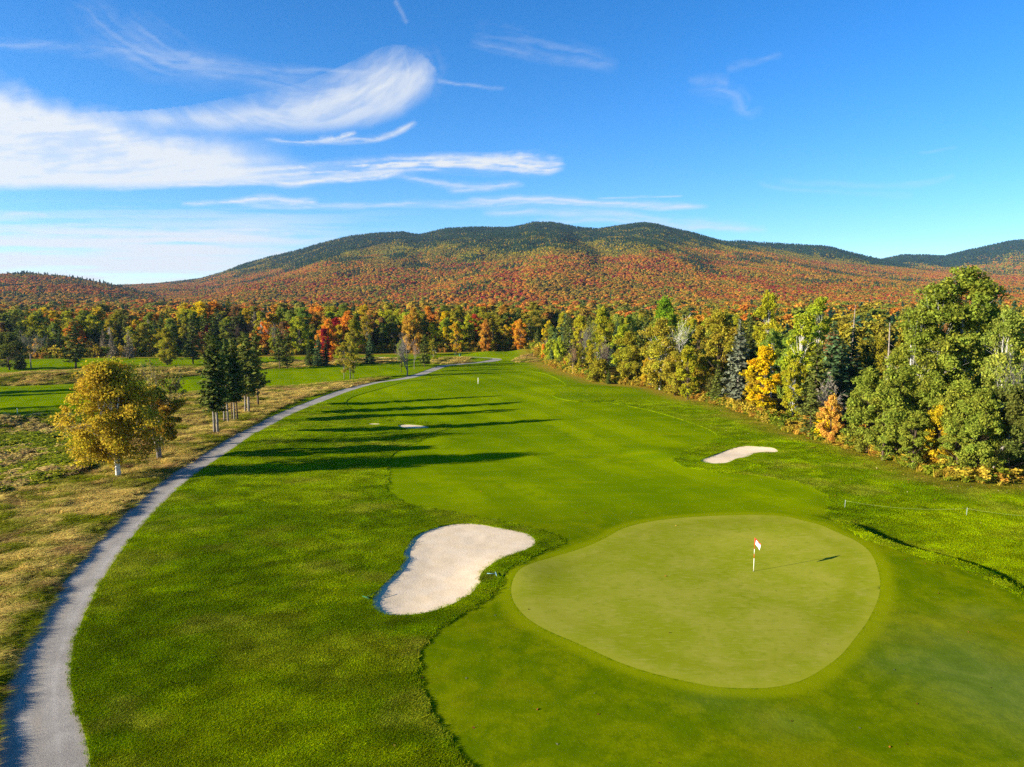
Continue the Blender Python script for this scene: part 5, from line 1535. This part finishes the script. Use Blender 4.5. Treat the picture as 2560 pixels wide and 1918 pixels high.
    # veils over the hills at the left
    lv = fbm(X / 420 + 3, Y / 15, 5, 121) * .65 + fbm(X / 140, Y / 7, 4, 122) * .35
    reg = ss(452, 520, Y) * ss(800, 480, X + (Y - 500) * 1.1)
    D = D + (1 - np.clip(D, 0, 1)) * reg * (.26 + .9 * ss(.40, .60, lv)) * .88
    rg_ = ss(425, 470, Y) * ss(1000, 500, X) * .30 * ss(.45, .65, fbm(X / 300, Y / 9, 4, 123)); D = D + (1 - np.clip(D, 0, 1)) * rg_
    stroke([(-100, 508), (200, 512), (420, 506), (600, 520), (740, 512)], 10, 12, .5, .5, 160, 5, .1, 41)
    stroke([(-100, 540), (250, 546), (500, 540), (650, 545)], 8, 12, .5, .5, 160, 5, .1, 42)
    stroke([(-60, 575), (200, 568), (420, 580), (560, 574)], 12, 16, .4, .6, 160, 6, .1, 43)
    stroke([(330, 496), (420, 496), (520, 504), (640, 498)], 6, 8, .45, .6, 60, 4, .15, 44)
    stroke([(0, 466), (60, 464), (110, 472)], 5, 6, .4, .6, 40, 4, .2, 45)
    # high faint wisps
    stroke([(-150, 84), (0, 92), (120, 100), (230, 118), (330, 128), (450, 134), (600, 152), (730, 154), (800, 158)], [16, 15, 16, 22, 26, 20, 12, 8, 5], [16, 16, 18, 22, 28, 26, 18, 10, 6], .13, .7, 100, 7, .1, 51, 1.0, 1.0, 1.2)
    stroke([(140, -10), (190, 30), (240, 75), (300, 115), (380, 145), (470, 165)], 50, 50, .11, .75, 120, 10, .35, 52, 1.2, 1.2, 1.4)
    stroke([(270, 25), (320, 70), (370, 108), (430, 140), (520, 160)], 44, 44, .10, .75, 110, 9, .35, 53, 1.2, 1.2, 1.5)
    stroke([(380, 150), (480, 162), (600, 176), (700, 200)], 30, 34, .12, .6, 110, 8, .3, 54)
    stroke([(1010, 72), (1090, 78), (1180, 100), (1260, 116), (1350, 148)], 30, 30, .07, .8, 90, 7, .35, 55, 1.2, 1.2, 1.4)
    stroke([(1010, 90), (1120, 112), (1220, 128), (1340, 150)], 12, 14, .09, .7, 90, 6, .2, 56)
    stroke([(1470, 192), (1540, 190), (1585, 196), (1600, 222), (1612, 242), (1650, 222)], 28, 24, .10, .7, 60, 8, .35, 57, 1.1, 1.1, 1.3)
    stroke([(1480, 176), (1530, 168), (1580, 172)], 12, 12, .08, .6, 50, 6, .2, 58)
    stroke([(1570, 150), (1630, 138), (1690, 108)], 12, 12, .08, .7, 60, 6, .2, 59)
    stroke([(852, 6), (866, 24), (880, 52)], 6, 6, .2, .4, 40, 6, .2, 60)
    stroke([(945, 178), (1000, 182), (1090, 190)], 5, 5, .2, .5, 60, 4, .15, 61)
    stroke([(1680, 386), (1800, 398), (1950, 404), (2020, 398), (2070, 376)], 8, 8, .15, .4, 120, 5, .12, 62)
    stroke([(1640, 392), (1740, 410), (1880, 420), (1980, 424)], 8, 8, .1, .4, 120, 5, .12, 63)
    stroke([(1980, 327), (2030, 325), (2075, 322)], 3, 4, .14, .4, 60, 4, .2, 64)
    D = np.clip(D, 0, 1) * ss(0, .02, D)
    Rr = 9500.0
    V = np.stack([dx * Rr, dy * Rr, dz * Rr + HC], -1).reshape(-1, 3)
    i = np.arange(ny - 1)[:, None] * nx; j = np.arange(nx - 1)[None, :]; a = (i + j).ravel()
    Fc = np.stack([a, a + nx, a + nx + 1, a + 1], 1)
    d_ = D.ravel(); keep = d_[Fc].max(1) > .004; Fc = Fc[keep]
    used, inv = np.unique(Fc, return_inverse=True)
    m, nt = newmat('cirrus'); t = NT(nt)
    tr = t.n('ShaderNodeBsdfTransparent'); em = t.n('ShaderNodeEmission'); em.inputs['Color'].default_value = (.93, .97, 1.0, 1); em.inputs['Strength'].default_value = CLOUD_E
    mx = t.n('ShaderNodeMixShader'); t.l(t.attr('veil').outputs['Fac'], mx.inputs[0]); t.l(tr.outputs[0], mx.inputs[1]); t.l(em.outputs[0], mx.inputs[2])
    o = t.n('ShaderNodeOutputMaterial'); t.l(mx.outputs[0], o.inputs[0])
    me = fast_mesh('cirrus_clouds', V[used], inv.reshape(-1, 4), m, True); set_attr(me, 'veil', d_[used])
    link('cirrus_clouds', me, kind='stuff', label='streaky white cirrus clouds with a big comma shaped plume', category='clouds')

EXPO = 1.6
CLOUD_E = .92 / (2 ** EXPO)
clouds()

SUN_EL = math.radians(15.8); SUN_AZ = math.radians(18.0)     # shadows run right and 18 deg away
sv = Vector((-math.cos(SUN_AZ) * math.cos(SUN_EL), -math.sin(SUN_AZ) * math.cos(SUN_EL), math.sin(SUN_EL)))
sl = bpy.data.lights.new('sun', 'SUN'); sl.energy = 5.0; sl.angle = math.radians(.53); sl.color = (1.0, .91, .77)
so = bpy.data.objects.new('sun', sl); COL.objects.link(so); so.rotation_euler = (-sv).to_track_quat('-Z', 'Y').to_euler()
wd = bpy.data.worlds.new('World'); SC.world = wd; wd.use_nodes = True
nt = wd.node_tree; nt.nodes.clear(); t = NT(nt)
st = t.n('ShaderNodeTexSky', sky_type='NISHITA'); st.sun_disc = False; st.sun_elevation = SUN_EL
st.sun_rotation = math.atan2(sv.x, sv.y); st.air_density = 1.0; st.dust_density = 0.0; st.ozone_density = 4.0; st.altitude = 1500
hs = t.n('ShaderNodeHueSaturation'); hs.inputs["Saturation"].default_value = 1.24; hs.inputs['Hue'].default_value = .505; t.l(st.outputs[0], hs.inputs['Color'])
bg = t.n('ShaderNodeBackground'); bg.inputs['Strength'].default_value = .080; t.l(hs.outputs[0], bg.inputs[0])
o = t.n('ShaderNodeOutputWorld'); t.l(bg.outputs[0], o.inputs[0])

#@@HAZE
def haze():
    x0, x1, y0, y1, z0, z1 = -4400, 4400, -60, 4450, -12, 420
    me = MB(); me.add([(x0, y0, z0), (x1, y0, z0), (x1, y1, z0), (x0, y1, z0), (x0, y0, z1), (x1, y0, z1), (x1, y1, z1), (x0, y1, z1)], [(3, 2, 1, 0), (4, 5, 6, 7), (0, 1, 5, 4), (1, 2, 6, 5), (2, 3, 7, 6), (3, 0, 4, 7)])
    m, nt = newmat('haze'); t = NT(nt)
    v = t.n('ShaderNodeVolumePrincipled'); v.inputs['Color'].default_value = (.42, .64, 1, 1); v.inputs['Density'].default_value = .00005; v.inputs['Anisotropy'].default_value = .35
    o = t.n('ShaderNodeOutputMaterial'); t.l(v.outputs[0], o.inputs[1])
    link('haze', me.mesh('haze', m, False), kind='stuff', label='thin blue autumn haze over the valley', category='haze')
USE_HAZE = True
if USE_HAZE: haze()

cam = bpy.data.cameras.new('camera'); co = bpy.data.objects.new('camera', cam); COL.objects.link(co)
co.location = (0, 0, HC); co.rotation_euler = (PI / 2 - PITCH, 0, 0)
cam.sensor_fit = 'HORIZONTAL'; cam.sensor_width = 36; cam.lens = 36 * F / 2560; cam.clip_start = .1; cam.clip_end = 30000
SC.camera = co
SC.view_settings.view_transform = 'Standard'; SC.view_settings.look = 'None'; SC.view_settings.gamma = 1; SC.view_settings.exposure = EXPO
SC.cycles.max_bounces = 5; SC.cycles.diffuse_bounces = 2; SC.cycles.transparent_max_bounces = 6; SC.cycles.transmission_bounces = 2
SC.cycles.use_denoising = False; SC.cycles.denoiser = 'OPENIMAGEDENOISE'; SC.cycles.denoising_prefilter = 'NONE'; SC.cycles.denoising_input_passes = 'RGB_ALBEDO_NORMAL'
